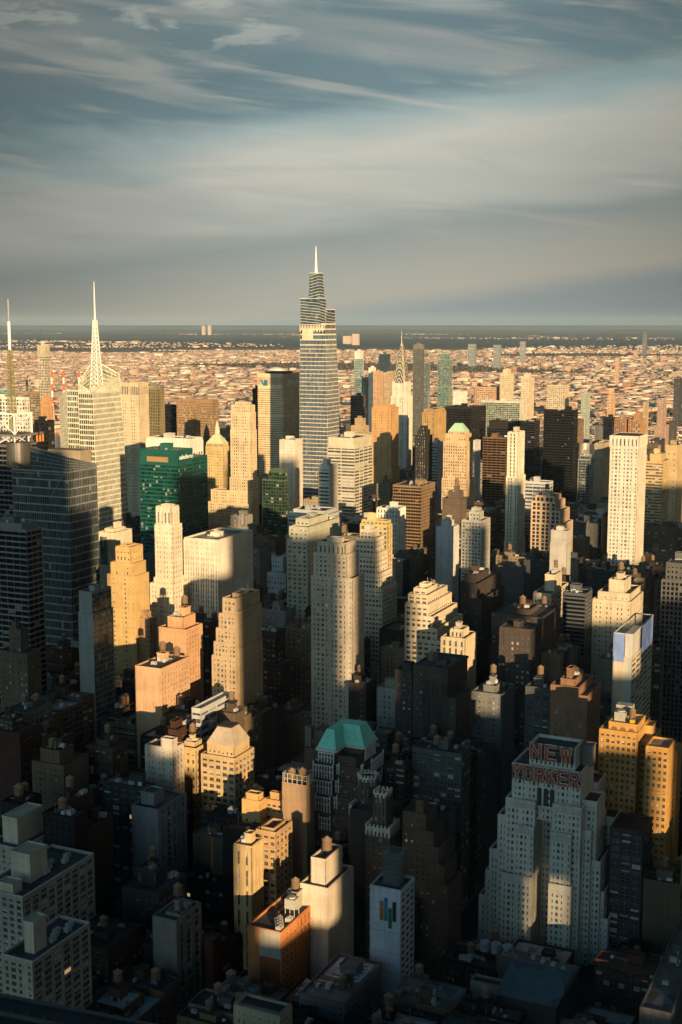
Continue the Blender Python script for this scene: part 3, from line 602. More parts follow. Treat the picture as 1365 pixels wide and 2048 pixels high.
hero('stepped_tower', 'slim white brick tower with an arcaded crown in front of the green glass tower', 'office building', 985, (311, 345, 363), 1053, S('mas', bay=3.4, fl=3.8, pr=.5, sr=.48), (.58, .50, .38), [(1016, (.07, .1, .12, .07), S('vert', bay=3.4, fl=12, pr=.55)), (1012, (.25, .25, .3, .25), 'blank'), (1160, (-.06, -.02, -.1, -.08)), (1172, (-.1, -.02, -.5, -.3))], vis=1230, clut=False, ref='the arcaded white tower')
hero('loft_building', 'small white building with a painted billboard on its west wall', 'office building', 1085, (197, 228, 263), 1068, ['blank', 'mas'], (.55, .48, .36), [(1060, (.3, .3, .1, .1), 'blank')], vis=1160, ref='the billboard building')
hero('stepped_tower', 'golden brick setback tower with a plain brown south wall', 'office building', 950, (216, 270, 297), 1155, [S('mas', bay=3.3, fl=3.7, bands=(.45, .7)), S('blank')], (.48, .325, .14), [(1130, (.05, .08, .05, .12)), (1097, (.12, .2, .02, .28), S('mas', fl=6)), (1093, (.3, .4, .1, .35), 'blank')], vis=1330, tanks=2, ref='the golden setback tower')
hero('slab_tower', 'pale blue grey slab with a blank west wall and glassy south side', 'hotel', 850, (158, 186, 225), 1230, ['blank', S('cur', bay=2.6, fl=4)], (.20, .22, .225), [(1187, (.05, .1, .0, .02), ['blank', 'cur'])], vis=1360, glass=M_CUR, gcol=(.07, .10, .10), ref='the blue grey blank slab')
hero('loft_building', 'sunlit brown stepped loft between the golden setback tower and the peach brick block', 'loft building', 950, (262, 300, 311), 1240, S('mas', bay=3), (.34, .22, .12), [(1226, (.2, .2, .2, .2))], vis=1330, tanks=2)
hero('loft_building', 'peach brick block with a blank sunlit west wall and pale penthouse', 'loft building', 880, (319, 372, 404), 1262, ['blank', 'mas'], (.48, .28, .15), [(1238, (.15, .2, .1, .25), 'blank')], vis=1390, tanks=1, ref='the peach brick block')
hero('loft_building', 'low peach loft with cluttered roof in front of the peach brick block', 'loft building', 830, (272, 322, 378), 1340, ['blank', 'mas'], (.46, .29, .17), vis=1400, tanks=2, ref='the low peach loft')
hero('stepped_tower', 'tan stepped tower with setbacks on its left shoulder and plain brown flank', 'office building', 850, (447, 472, 518), 1200, [S('mas', bay=2.9, fl=3.6, pr=.45, sr=.46), S('sparse', bay=8, fl=3.6, pr=.85)], (.38, .28, .17), [(1190, (.2, .1, .4, .4), 'blank'), (1232, (-.02, 0, 0, -.28)), (1262, (-.03, -.02, 0, -.5)), (1290, (-.04, -.04, -.05, -.68)), (1318, (-.05, -.04, -.1, -.84)), (1226, (0, -.15, 0, 0)), (1300, (0, -.22, 0, 0))], vis=1400, tanks=1, ref='the tan left stepped tower')
hero('stepped_tower', 'tall fluted limestone shaft with louvred crown and a lit vertical stripe', 'office building', 880, (629, 693, 716), 1112, [S('mas', bay=3.4, fl=3.6, pr=.52, sr=.5), S('mas', bay=4.2, fl=3.6, pr=.6, sr=.5)], (.40, .345, .27), [(1089, (.1, .08, .12, .12), S('vert', bay=3.2, fl=20, pr=.62, dp=1.0)), (1079, (.3, .3, .4, .3), 'blank'), (1160, (0, -.18, 0, -.08))], vis=1350, clut=False, ref='the fluted limestone shaft')
hero('stepped_tower', 'cream ziggurat stepping down to the right in bright sun', 'office building', 930, (812, 856, 903), 1212, [S('masw', bay=4.4, fl=4), S('rib', bay=4, fl=4, pr=.2, sr=.62)], (.56, .46, .33), [(1193, (.06, .08, .12, .06)), (1180, (.16, .25, .4, .2)), (1170, (.3, .35, .55, .3), 'blank'), (1236, (-.0, -.2, -.06, -.0)), (1260, (-.0, -.42, -.1, -.0)), (1285, (-.0, -.64, -.14, -.0))], vis=1300, tanks=2, ref='the cream ziggurat')
hero('brick_building', 'cream low building with castellated piers at the foot of the ziggurat', 'office building', 880, (884, 930, 952), 1280, S('vert', bay=4, fl=6, pr=.6), (.52, .42, .28), [(1262, (.2, .2, .3, .3), S('vert', bay=3, fl=8))], vis=1330, tanks=0)
hero('stepped_tower', 'cream tower with gently curved west front and wide penthouse', 'office building', 980, (1187, 1262, 1286), 1206, S('mas', bay=4.2, fl=3.8, pr=.5, sr=.55), (.50, .42, .30), [(1190, (.1, .06, .08, .1)), (1163, (.2, .25, .3, .35), 'blank')], vis=1290, tanks=1, ref='the curved cream tower')
hero('brick_building', 'small cream building with white penthouse left of the dark balcony block', 'office building', 1010, (1068, 1102, 1136), 1190, ['mas', 'rib'], (.48, .40, .28), [(1152, (.3, .1, .3, .35), 'blank')], vis=1240, tanks=2)
hero('apartment_tower', 'dark blue grey block of long balconies behind the framed brown block', 'apartment tower', 970, (1128, 1172, 1184), 1190, S('rib', bay=12, fl=3.2, sr=.4), (.07, .078, .085), glass=M_DARKG, gcol=GDARK, vis=1290)
hero('loft_building', 'dark brown block framed in pale stone with an arched roof pediment', 'loft building', 850, (1001, 1063, 1079), 1262, [S('mas', bay=3.6, fl=3.8, wide=8), S('mas', wide=4)], (.055, .042, .036), [(1246, (.35, .45, .3, .35), 'blank')], vis=1350, tanks=1, ref='the framed brown block')
hero('loft_building', 'long dark loft with white penthouses behind the framed brown block', 'loft building', 910, (985, 1082, 1116), 1238, S('mas', bay=3.8), (.07, .052, .042), [(1222, (.2, .3, .3, .3), 'blank')], vis=1290, tanks=1)
hero('white_tower', 'plain beige hotel slab with a bright concrete edge and blue screens at its top', 'hotel', 800, (1228, 1264, 1304), 1316, ['blank', S('rib', bay=12, fl=3.6)], (.47, .40, .30), vis=1420, par=.2, clut=False, ref='the blue screen hotel slab')
hero('dark_tower', 'huge dark banded tower cut by the right edge of the picture', 'skyscraper', 1010, (1325, 1376, 1400), 1165, S('vert', bay=3.4, fl=4, pr=.35, sr=.3), (.09, .09, .088), [(1130, (.1, .1, .1, .1), S('mas', fl=5))], glass=M_DARKG, gcol=GDARK, vis=1450, ref='the dark edge tower')
# =================================================================== the near blocks
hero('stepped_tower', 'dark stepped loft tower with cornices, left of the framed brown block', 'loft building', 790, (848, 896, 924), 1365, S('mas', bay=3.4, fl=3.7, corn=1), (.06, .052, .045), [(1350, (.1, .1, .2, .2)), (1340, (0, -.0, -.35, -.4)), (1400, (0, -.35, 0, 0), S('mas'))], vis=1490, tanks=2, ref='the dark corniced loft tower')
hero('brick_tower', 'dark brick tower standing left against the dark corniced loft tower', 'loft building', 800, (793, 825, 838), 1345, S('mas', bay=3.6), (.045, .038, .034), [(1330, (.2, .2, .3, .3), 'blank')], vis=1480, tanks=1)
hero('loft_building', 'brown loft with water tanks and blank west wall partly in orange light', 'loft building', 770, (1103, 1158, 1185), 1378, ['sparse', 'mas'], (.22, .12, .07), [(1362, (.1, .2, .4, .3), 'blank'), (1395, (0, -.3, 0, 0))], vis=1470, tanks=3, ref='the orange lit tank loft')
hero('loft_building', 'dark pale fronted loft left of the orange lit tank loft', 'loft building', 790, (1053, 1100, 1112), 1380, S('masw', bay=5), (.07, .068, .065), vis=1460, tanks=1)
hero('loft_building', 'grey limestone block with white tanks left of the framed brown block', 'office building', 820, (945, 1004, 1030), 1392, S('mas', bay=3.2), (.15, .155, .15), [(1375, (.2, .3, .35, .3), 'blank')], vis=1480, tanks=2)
hero('stepped_tower', 'dark brown ziggurat with lit tower arch and brick setbacks, below the dark lofts', 'office building', 660, (808, 852, 872), 1632, [S('mas', bay=3.2, fl=3.8), S('mas', bay=3.4)], (.12, .08, .055), [(1605, (.05, .15, .5, .55), 'blank'), (1668, (-.02, -.35, 0, 0)), (1700, (-.03, -.6, -.1, -.01)), (1735, (-.03, -.85, -.2, -.02)), (1775, (-.04, -1.05, -.3, -.03))], vis=1800, tanks=0, ref='the brown brick ziggurat')
hero('brick_tower', 'black brick tower with one tall arched window strip and scalloped gable', 'office building', 670, (703, 772, 806), 1632, ['blank', 'mas'], (.045, .035, .03), vis=1790, tanks=0, ref='the scalloped gable tower')
hero('brick_tower', 'plain tan brick tower with open steel tank cage on its roof', 'loft building', 690, (566, 614, 628), 1574, ['blank', 'blank'], (.30, .195, .115), vis=1700, par=.6, clut=False, ref='the tank cage tower')
hero('brick_building', 'lit orange brick wing with window columns left of the tank cage tower', 'loft building', 700, (533, 566, 574), 1606, S('masw', bay=4), (.46, .28, .12), [(1590, (.3, .2, .2, .2), 'blank')], vis=1660, tanks=0)
hero('brick_building', 'small golden penthouse building in front of the tank cage tower', 'loft building', 695, (486, 520, 531), 1606, S('sparse'), (.48, .30, .12), [(1592, (.1, .1, .2, .2), 'blank')], vis=1660, tanks=1)
hero('brick_tower', 'octagon topped yellow stone tower lit above the dark lofts', 'loft building', 645, (470, 503, 524), 1696, S('vert', bay=4, fl=12, pr=.7), (.46, .33, .17), vis=1755, tanks=0, ref='the yellow octagon tower')
hero('brick_building', 'stepped golden roofed loft right of the yellow octagon tower', 'loft building', 660, (514, 552, 583), 1668, S('masw'), (.40, .26, .13), [(1660, (.1, .2, .2, .2), 'blank')], vis=1730, tanks=0)
hero('white_tower', 'white concrete tower with a tall windowless penthouse', 'hotel', 620, (602, 656, 705), 1780, ['blank', S('vert', bay=6, pr=.65, fl=4)], (.50, .43, .34), [(1722, (.14, .22, .2, .28), 'blank')], vis=1880, clut=False, ref='the white concrete tower')
hero('white_tower', 'pale blue white hotel with colour bars on its west wall and glass roof cage', 'hotel', 600, (742, 802, 828), 1785, ['blank', S('rib', bay=5, fl=3.4, pr=.3, sr=.42)], (.52, .56, .60), vis=2000, clut=False, glass=M_DARKG, gcol=GDARK, ref='the colour bar hotel')
hero('brick_tower', 'bright orange brick hotel with its lower west wall painted rust', 'hotel', 595, (497, 562, 638), 1868, ['blank', S('mas', bay=4.2, fl=3.3, pr=.72, sr=.5)], (.50, .20, .07), [(1840, (.42, 0, 0, .35), ['blank', S('mas', bay=4.2, fl=3.3, pr=.72)])], vis=1990, tanks=0, clut=False, ref='the bright orange hotel')
hero('slab_tower', 'grey windowless slab with a rust red recess and steel roof frame', 'apartment tower', 690, (265, 316, 371), 1622, ['blank', S('vert', bay=7, pr=.5, fl=3.4)], (.19, .21, .225), [(1590, (.2, .35, .45, .15), 'blank')], vis=1760, tanks=1, clut=False, ref='the grey windowless slab')
hero('slab_tower', 'beige windowless slab with brown stripe and balconies toward the right', 'apartment tower', 600, (307, 352, 400), 1845, ['blank', S('vert', bay=7, pr=.45, fl=3.2)], (.21, .20, .175), [(1832, (.25, .1, .4, .3), 'blank')], vis=1960, tanks=2, ref='the beige windowless slab')
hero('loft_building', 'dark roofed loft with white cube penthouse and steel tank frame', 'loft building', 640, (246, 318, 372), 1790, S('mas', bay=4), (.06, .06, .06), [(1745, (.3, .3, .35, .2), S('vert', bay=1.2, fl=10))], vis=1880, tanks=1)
hero('apartment_tower', 'pale brick apartment building nearest the left edge with one lit penthouse box', 'apartment tower', 520, (6, 66, 178), 1928, [S('masw', bay=4.4, fl=3.2, pr=.42, sr=.42), S('masw', bay=6.4, fl=3.2, pr=.26, sr=.30)], (.28, .26, .21), vis=2050, clut=False, ref='the lit penthouse apartments')
hero('apartment_tower', 'pale concrete apartment slab with balconies, in front of its taller twin at left', 'apartment tower', 575, (-40, 46, 186), 1798, [S('masw', bay=4.0, fl=3.1, pr=.44, sr=.42), S('masw', bay=6.0, fl=3.1, pr=.26, sr=.30)], (.26, .255, .23), vis=1920, clut=False, ref='the balcony slab')
hero('apartment_tower', 'taller pale concrete apartment slab behind the balcony slab at left', 'apartment tower', 640, (-20, 40, 178), 1702, [S('masw', bay=4.0, fl=3.1, pr=.44, sr=.42), S('masw', bay=6.0, fl=3.1, pr=.26, sr=.30)], (.25, .245, .22), vis=1800, clut=False, ref='the taller concrete slab')
hero('brick_building', 'lit roofed beige building cut by the bottom edge with a railed roof', 'loft building', 500, (470, 560, 582), 2036, 'mas', (.48, .38, .26), vis=2060, clut=False)
hero('loft_building', 'dark roof with patterned white deck near the bottom middle', 'loft building', 560, (602, 690, 762), 2010, 'mas', (.13, .13, .13), vis=2050, tanks=2, rc=(.13, .14, .15), ref='the patterned deck roof')
hero('loft_building', 'pale roofed low building at the bottom right corner', 'loft building', 540, (1282, 1342, 1420), 2030, 'mas', (.12, .12, .12), vis=2050, tanks=0, rc=(.10, .11, .115))
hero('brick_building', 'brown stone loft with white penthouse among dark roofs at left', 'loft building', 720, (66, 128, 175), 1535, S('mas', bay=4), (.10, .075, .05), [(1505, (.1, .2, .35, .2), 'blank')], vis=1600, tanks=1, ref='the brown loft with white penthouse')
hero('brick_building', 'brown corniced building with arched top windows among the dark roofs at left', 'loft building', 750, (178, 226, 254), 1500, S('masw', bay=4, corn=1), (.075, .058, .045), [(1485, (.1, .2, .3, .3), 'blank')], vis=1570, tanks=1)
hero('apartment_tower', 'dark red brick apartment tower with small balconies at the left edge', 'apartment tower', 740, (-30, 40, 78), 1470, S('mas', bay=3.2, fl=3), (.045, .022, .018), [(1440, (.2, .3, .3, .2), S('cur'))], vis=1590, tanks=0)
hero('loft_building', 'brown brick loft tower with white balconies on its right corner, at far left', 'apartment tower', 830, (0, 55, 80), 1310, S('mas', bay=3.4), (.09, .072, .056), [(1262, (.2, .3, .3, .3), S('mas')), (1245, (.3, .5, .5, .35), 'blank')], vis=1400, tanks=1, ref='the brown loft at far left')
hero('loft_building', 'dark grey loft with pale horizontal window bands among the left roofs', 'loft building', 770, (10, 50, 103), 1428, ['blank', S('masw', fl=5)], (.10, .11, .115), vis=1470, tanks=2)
hero('loft_building', 'white sided low building with long dark roof near the tan left stepped tower', 'loft building', 790, (385, 402, 464), 1420, S('rib', fl=5), (.40, .40, .40), vis=1440, clut=False, rc=(.3, .3, .3))
hero('loft_building', 'dark brown loft corner with golden light on its roofs, left of the gold mansard', 'loft building', 735, (292, 346, 366), 1500, S('mas', bay=4), (.46, .40, .33), [(1482, (.0, .0, .6, .6), 'blank')], vis=1560, tanks=1, ref='the castellated lit corner')
hero('loft_building', 'sunlit cream loft with skylights beside the gold mansard building', 'loft building', 760, (352, 392, 424), 1500, S('mas', bay=3.6, fl=5), (.48, .34, .17), [(1488, (.2, .2, .4, .3), 'blank')], vis=1560, tanks=2)
hero('loft_building', 'black glazed workshop roof in front of the ornate orange tower', 'loft building', 648, (1222, 1286, 1304), 1668, S('loft'), (.05, .045, .045), vis=1740, tanks=0, clut=False, rc=(.02, .018, .018))
# =================================================================== one-off landmarks
def reg_box(P, boxes, xs, y, vis, ref=None, D=None):
    """boxes (x0, y0, x1, y1, z) in local metres"""
    E, N = toEN(P)
    HEROES.append(dict(E0=E + min(b[0] for b in boxes), N0=N + min(b[1] for b in boxes), E1=E + max(b[2] for b in boxes), N1=N + max(b[3] for b in boxes),
                       z=max(b[4] for b in boxes), xL=xs[0], xR=xs[1], y=y, vis=vis, D=D or P[1], ref=ref, boxes=boxes, P=P))
def sfacade(W, G, b0, b1, t0, t1, nb, nf, wv, wh, out=.5, uv=(0, 0)):
    """glass wall between two edges, with mullions and floor bands that follow its slope"""
    b0, b1, t0, t1 = map(Vector, (b0, b1, t0, t1))
    G.poly([b0, b1, t1, t0], [uv, (uv[0] + nb, uv[1]), (uv[0] + nb, uv[1] + nf), (uv[0], uv[1] + nf)])
    n = (b1 - b0).cross(t0 - b0).normalized() * out * .4
    if wv:
        for i in range(nb + 1): W.bar(b0.lerp(b1, i / nb) + n, t0.lerp(t1, i / nb) + n, wv)
    if wh:
        for j in range(nf + 1): W.bar(b0.lerp(t0, j / nf) + n, b1.lerp(t1, j / nf) + n, out, wh)
def ring(P0, z, D, xL, xC, xR):
    """four corners (SW, SE, NE, NW) in P0's local frame of a rectangle seen between columns at height z"""
    d = D * cp + (H - z) * sp
    P = Vector(((xC - 682.5) / FPX * d, D, z))
    b = run_to(P, eN, xL); a = run_to(P, eE, xR); q = P - P0
    ox, oy = q.dot(eE), q.dot(eN)
    return [Vector((ox, oy, z)), Vector((ox + a, oy, z)), Vector((ox + a, oy + b, z)), Vector((ox, oy + b, z))]
GLASSV = (.055, .10, .145)

# ---- the glass supertall
def supertall():
    D = 1870; P0 = Vector((at(656, 874, D).x, D, 0))
    root = empty('glass_supertall', P0); tag(root, 'tallest tapering glass skyscraper with pale floor bands, slanted crown lattice and white spire', 'skyscraper')
    W, G, Rf = MB(), MB(), MB(); ivory = (.58, .52, .42)
    def stage(b, t, nfl, nbW, nbS, wh=1.5, sides=True):
        sfacade(W, G, b[3], b[0], t[3], t[0], nbW, nfl, .14, wh, .5, (3, 7)); sfacade(W, G, b[0], b[1], t[0], t[1], nbS, nfl, .14, wh, .5, (60, 7))
        if sides:
            sfacade(W, G, b[1], b[2], t[1], t[2], nbW, nfl, 0, wh, .5, (130, 7)); sfacade(W, G, b[2], b[3], t[2], t[3], nbS, nfl, 0, wh, .5, (190, 7))
        Rf.poly([t[0], t[1], t[2], t[3]])
    zA, zB = zat(690, D), zat(648, D)
    r0 = ring(P0, 0.2, D, 598, 660, 694); r1 = ring(P0, zA, D, 601, 652.5, 673); r2 = ring(P0, zB, D, 601, 651.5, 671)
    for c in (r0, r1, r2):
        pass
    stage(r0, r1, 52, 20, 13, .95); stage(r1, r2, 4, 13, 8, 2.0)
    # cream plant floors under the crown, with raking struts
    fr = MB()
    for k in range(9):
        a = r2[3].lerp(r2[0], k / 9); b_ = r2[3].lerp(r2[0], (k + 1) / 9); dz = Vector((0, 0, 11))
        fr.bar(a - dz - Vector((.6, 0, 0)), a - Vector((.6, 0, 0)), 1.0); fr.bar(a - dz - Vector((.6, 0, 0)), b_ - Vector((.6, 0, 0)), .9)
    q0 = r1[3].lerp(r2[3], .25); q1 = r1[0].lerp(r2[0], .25); fr.obox(q0.lerp(q1, .08) - Vector((.7, 0, 0)), (q1 - q0) * .42, Vector((.6, 0, 0)), (0, 0, 14))
    mk('crown_truss', fr, M_WALL, (.60, .52, .38), root)
    # the three shards of the crown
    def shard(y0, y1, xs0, xs1, dD, nl, tilt, nm):
        z0, z1 = zat(y0, D + dD), zat(y1, D + dD); a = ring(P0, z0, D + dD, *xs0); b = ring(P0, z1, D + dD, *xs1)
        w, g = MB(), MB()
        for (i, j) in ((3, 0), (0, 1), (1, 2), (2, 3)):
            sfacade(w, g, a[i], a[j], b[i], b[j], 8, 6, 0, 0)
            n = (a[j] - a[i]).cross(b[i] - a[i]).normalized() * .35
            for k in range(nl):
                f0 = k / nl; t0_, t1_ = f0, min(1, f0 + tilt / nl) if (i, j) in ((3, 0), (1, 2)) else max(0, f0 - .4 / nl)
                w.bar(a[i].lerp(b[i], t0_) + n, a[j].lerp(b[j], t1_) + n, .4, .55)
            w.bar(b[i] + n, b[j] + n, .6, .9)
        g.poly([b[0], b[1], b[2], b[3]], [(0, 0)] * 4)
        o = mk(nm, g, M_BLUEG, (.055, .095, .13), root); mk('diagonal_mullions', w, M_WALL, (.62, .56, .44), o)
        return b
    shard(648, 597, (601, 642, 654), (601.5, 641, 652), 0, 9, -.75, 'crown_shard')
    shard(648, 619, (640, 652, 671), (645, 656, 670), 14, 5, .3, 'crown_shard')
    top = shard(600, 546, (617, 640, 650), (619, 638, 646), 8, 9, .9, 'crown_shard')
    s = MB(); c = (top[0] + top[2]) / 2; zt = zat(492, D + 20); zb = top[0].z - 3
    s.cyl((c.x, c.y), 2.6, .35, zb, zt, 10); mk('spire', s, M_WHITE, None, root)
    mk('wall', W, M_WALL, ivory, root); mk('glazing', G, M_BLUEG, GLASSV, root); mk('roof', Rf, M_ROOF, (.06, .06, .06), root)
    a = (r0[1] - r0[0]).length; b = (r0[3] - r0[0]).length
    reg_box(P0, [(min(r0[0].x, 0), min(r0[0].y, 0), r0[1].x, r0[2].y, zB)], (600, 684), 548, 1000, 'the glass supertall', D)
supertall()

# ---- faceted tower with a tilted crown and lattice spire
def faceted():
    D = 1370; F = at(186, 787, D); P0 = Vector((F.x, D, 0)); root = empty('faceted_tower', P0)
    tag(root, 'pale faceted glass skyscraper with a tilted diamond crown and tall white lattice spire', 'skyscraper')
    b = run_to(F, eN, 158); a = run_to(F, eE, 241); zF = F.z
    W, G, Rf = MB(), MB(), MB()
    g = 6.0
    B_ = [Vector((-3, -g, 0.2)), Vector((a + 11, -g, 0.2)), Vector((a + 11, b, 0.2)), Vector((-3, b, 0.2))]
    T_ = [Vector((0, 0, zF)), Vector((a, 0, zF)), Vector((a, b, zF)), Vector((0, b, zF))]
    for (i, j, nb, off) in ((3, 0, 7, 0), (0, 1, 26, 20), (1, 2, 7, 60), (2, 3, 26, 80)):
        sfacade(W, G, B_[i], B_[j], T_[i], T_[j], nb, 48, .35, 1.5, .5, (off, 3))
    Rf.poly(T_)
    # screens that rise to the back corner
    yw = lambda x, y_: P0.y + x * eE.y + y_ * eN.y
    zL, zR, zB = zat(767, yw(0, b)), zat(749, yw(a, 0)), zat(719, yw(a * .55, b))
    tops = [Vector((0, 0, zF + 1)), Vector((a, 0, zR)), Vector((a * .55, b, zB)), Vector((0, b, zL))]
    base = [Vector((0, 0, zF)), Vector((a, 0, zF)), Vector((a * .55, b, zF)), Vector((0, b, zF))]
    sw, sg = MB(), MB()
    for (i, j, nb) in ((3, 0, 7), (0, 1, 24), (1, 2, 14), (2, 3, 14)): sfacade(sw, sg, base[i], base[j], tops[i], tops[j], nb, 6, .3, .5)
    for i in range(4): sw.bar(tops[i], tops[(i + 1) % 4], .9)
    o = mk('crown_screen', sg, M_CUR, (.42, .42, .33), root); mk('screen_frame', sw, M_WALL, (.66, .62, .50), o)
    # lower left shoulder with a turned facet
    n1 = run_to(F, eN, 136); n2 = run_to(F, eN, 109)
    zs = zat(781, yw(0, n1)); z2 = zat(795, yw(8, n2))
    pts = [Vector((-1, b, 0)), Vector((-1, n1, 0)), Vector((9, n2, 0)), Vector((a, n2, 0))]
    zt = [zs, zs, z2, z2]
    for k, nb in ((0, 6), (1, 8), (2, 20)):
        p, q = pts[k], pts[k + 1]
        sfacade(W, G, Vector((q.x, q.y, .2)), Vector((p.x, p.y, .2)), Vector((q.x, q.y, zt[k + 1])), Vector((p.x, p.y, zt[k])), nb, 47, .35, 1.5, .5, (110 + 20 * k, 3))
    Rf.poly([Vector((a, b, zs)), Vector((a, n2, z2)), Vector((9, n2, z2)), Vector((-1, n1, zs)), Vector((-1, b, zs))])
    mk('wall', W, M_WALL, (.58, .55, .44), root); mk('glazing', G, M_CUR, (.12, .14, .115), root); mk('roof', Rf, M_ROOF, (.5, .45, .36), root)
    # plant on the roof and the lattice spire
    pl = MB(); pl.box(a * .25, b * .25, zF, a * .7, b * .75, zF + 7); mk('bulkhead', pl, M_WALL, (.5, .46, .36), root)
    sx, sy = a * .42, b * .55; s = MB(); Y = yw(sx, sy); z0, z1, z2_, z3 = zF, zat(722, Y), zat(640, Y), zat(563, Y)
    def leg(r, z): return [Vector((sx + r * cx, sy + r * cy2, z)) for cx, cy2 in ((-1, -1), (1, -1), (1, 1), (-1, 1))]
    n = 16
    for k in range(n):
        f0, f1 = k / n, (k + 1) / n; za, zb = z0 + (z2_ - z0) * f0, z0 + (z2_ - z0) * f1; A, B2 = leg(5 - 3.6 * f0, za), leg(5 - 3.6 * f1, zb)
        for i in range(4):
            s.bar(A[i], B2[i], .75); s.bar(A[i], B2[(i + 1) % 4], .45); s.bar(A[(i + 1) % 4], B2[i], .45); s.bar(B2[i], B2[(i + 1) % 4], .4)
    s.cyl((sx, sy), 1.3, .7, z2_ - 20, z2_ + (z3 - z2_) * .55, 8); s.cyl((sx, sy), .7, .3, z2_ + (z3 - z2_) * .55, z3, 8)
    mk('spire', s, M_WHITE, None, root)
    reg_box(P0, [(-3, -g, a + 11, n2, zF)], (107, 256), 720, 1060, 'the faceted spired tower', D)
faceted()

# ---- octagonal slab with lettering
h = hero('octagonal_tower', 'broad tan ribbed tower with a dark plant band and MetLife lettering on its shaded side', 'skyscraper', 2050, (517, 567, 599), 830, S('rib', bay=2.4, fl=3.5, pr=.22, sr=.66), (.62, .46, .28),
         [(823, (.01, .01, .01, .01), S('grid', bay=5, fl=9, pr=.2, sr=.1)), (773, (0, 0, 0, 0)), (749, (0, 0, 0, 0), S('vert', bay=2.0, fl=30, pr=.55))], vis=930, glass=M_DARKG, gcol=(.03, .028, .025), clut=False, ref='the octagonal tower')
z = h['top'][0]
text('MetLife', 13, (h['a'] * .62, -1.6, z - 17), SOUTH_FACING, M_WHITE, h['root'], 'lettering', .3)
e = MB()
for q in (((-1.3, h['b'] * .62, z - 15), 8), ): e.box(-1.3, h['b'] * .60, z - 18, -.9, h['b'] * .60 + 6, z - 9)
e.bar((-1.3, h['b'] * .60 + 6, z - 18), (-1.3, h['b'] * .60 + 11, z - 9), .4, 2.2); mk('emblem', e, M_METAL, (.015, .17, .32), h['root'])
bk = MB(); bk.box(h['a'] * .3, h['b'] * .2, z, h['a'] * .9, h['b'] * .9, z + 3.5); mk('bulkhead', bk, M_WALL, (.05, .05, .05), h['root'])

# ---- steel crowned spire
h = hero('art_deco_tower', 'white brick art deco tower with arched shining steel crown and needle spire', 'skyscraper', 2150, (783, 815, 825), 793, [S('vert', bay=3.2, pr=.6, fl=3.6), S('vert', bay=3.2, pr=.6, fl=3.6)], (.58, .53, .44),
         [(764, (.06, .08, .15, .06), S('mas', bay=3.2, fl=3.6))], vis=940, clut=False, par=.5, ref='the steel crowned spire')
def crown(h):
    zb, x0, y0, x1, y1 = h['top']; cx, cy = (x0 + x1) / 2, (y0 + y1) / 2; Y = h['P'].y + cx * eE.y + cy * eN.y; P = h['P']
    hw0 = min(x1 - x0, y1 - y0) / 2
    st, dk = MB(), MB(); prof = [(766, .98), (752, .93), (738, .78), (725, .62), (713, .46), (702, .30), (692, .17)]
    for k in range(len(prof) - 1):
        (ya, fa), (yb, fb) = prof[k], prof[k + 1]; za, zc = zat(ya, Y), zat(yb, Y); r = hw0 * fa; r2 = hw0 * (fa * .35 + fb * .65)
        st.frustum(rect(cx - r, cy - r, cx + r, cy + r), za, rect(cx - r2, cy - r2, cx + r2, cy + r2), zc)
        rr = r * .96; hgt = (zc - za) * 1.35
        for ax, sgn in (((0, 1), -1), ((1, 0), -1)):           # arches on the west and south sides
            for m, (mb, f, t) in enumerate(((st, 1.0, 1.0), (dk, .80, 1.3), (st, .62, 1.6), (dk, .40, 1.9), (st, .26, 2.2))):
                pts = []
                for i in range(13):
                    an = math.pi * i / 12; u = -math.cos(an) * rr * f; v = za + math.sin(an) * hgt * f
                    pts.append((cx - r * .98 - t, cy - u, v) if ax == (0, 1) else (cx + u, cy - r * .98 - t, v))
                mb.poly(pts[::-1])
                for i in range(12):
                    p, q = pts[i], pts[i + 1]; dx = (t, 0) if ax == (0, 1) else (0, t)
                    mb.poly([p, q, (q[0] + dx[0] + 1, q[1] + dx[1] + 1, q[2]), (p[0] + dx[0] + 1, p[1] + dx[1] + 1, p[2])])
    zs = zat(694, Y); st.cyl((cx, cy), hw0 * .19, hw0 * .07, zs, zat(680, Y), 8); st.cyl((cx, cy), hw0 * .07, .25, zat(680, Y), zat(661, Y), 8)
    o = mk('steel_crown', st, M_STEEL, (.62, .55, .42), h['root']); mk('crown_windows', dk, M_BLACK, None, o)
crown(h)

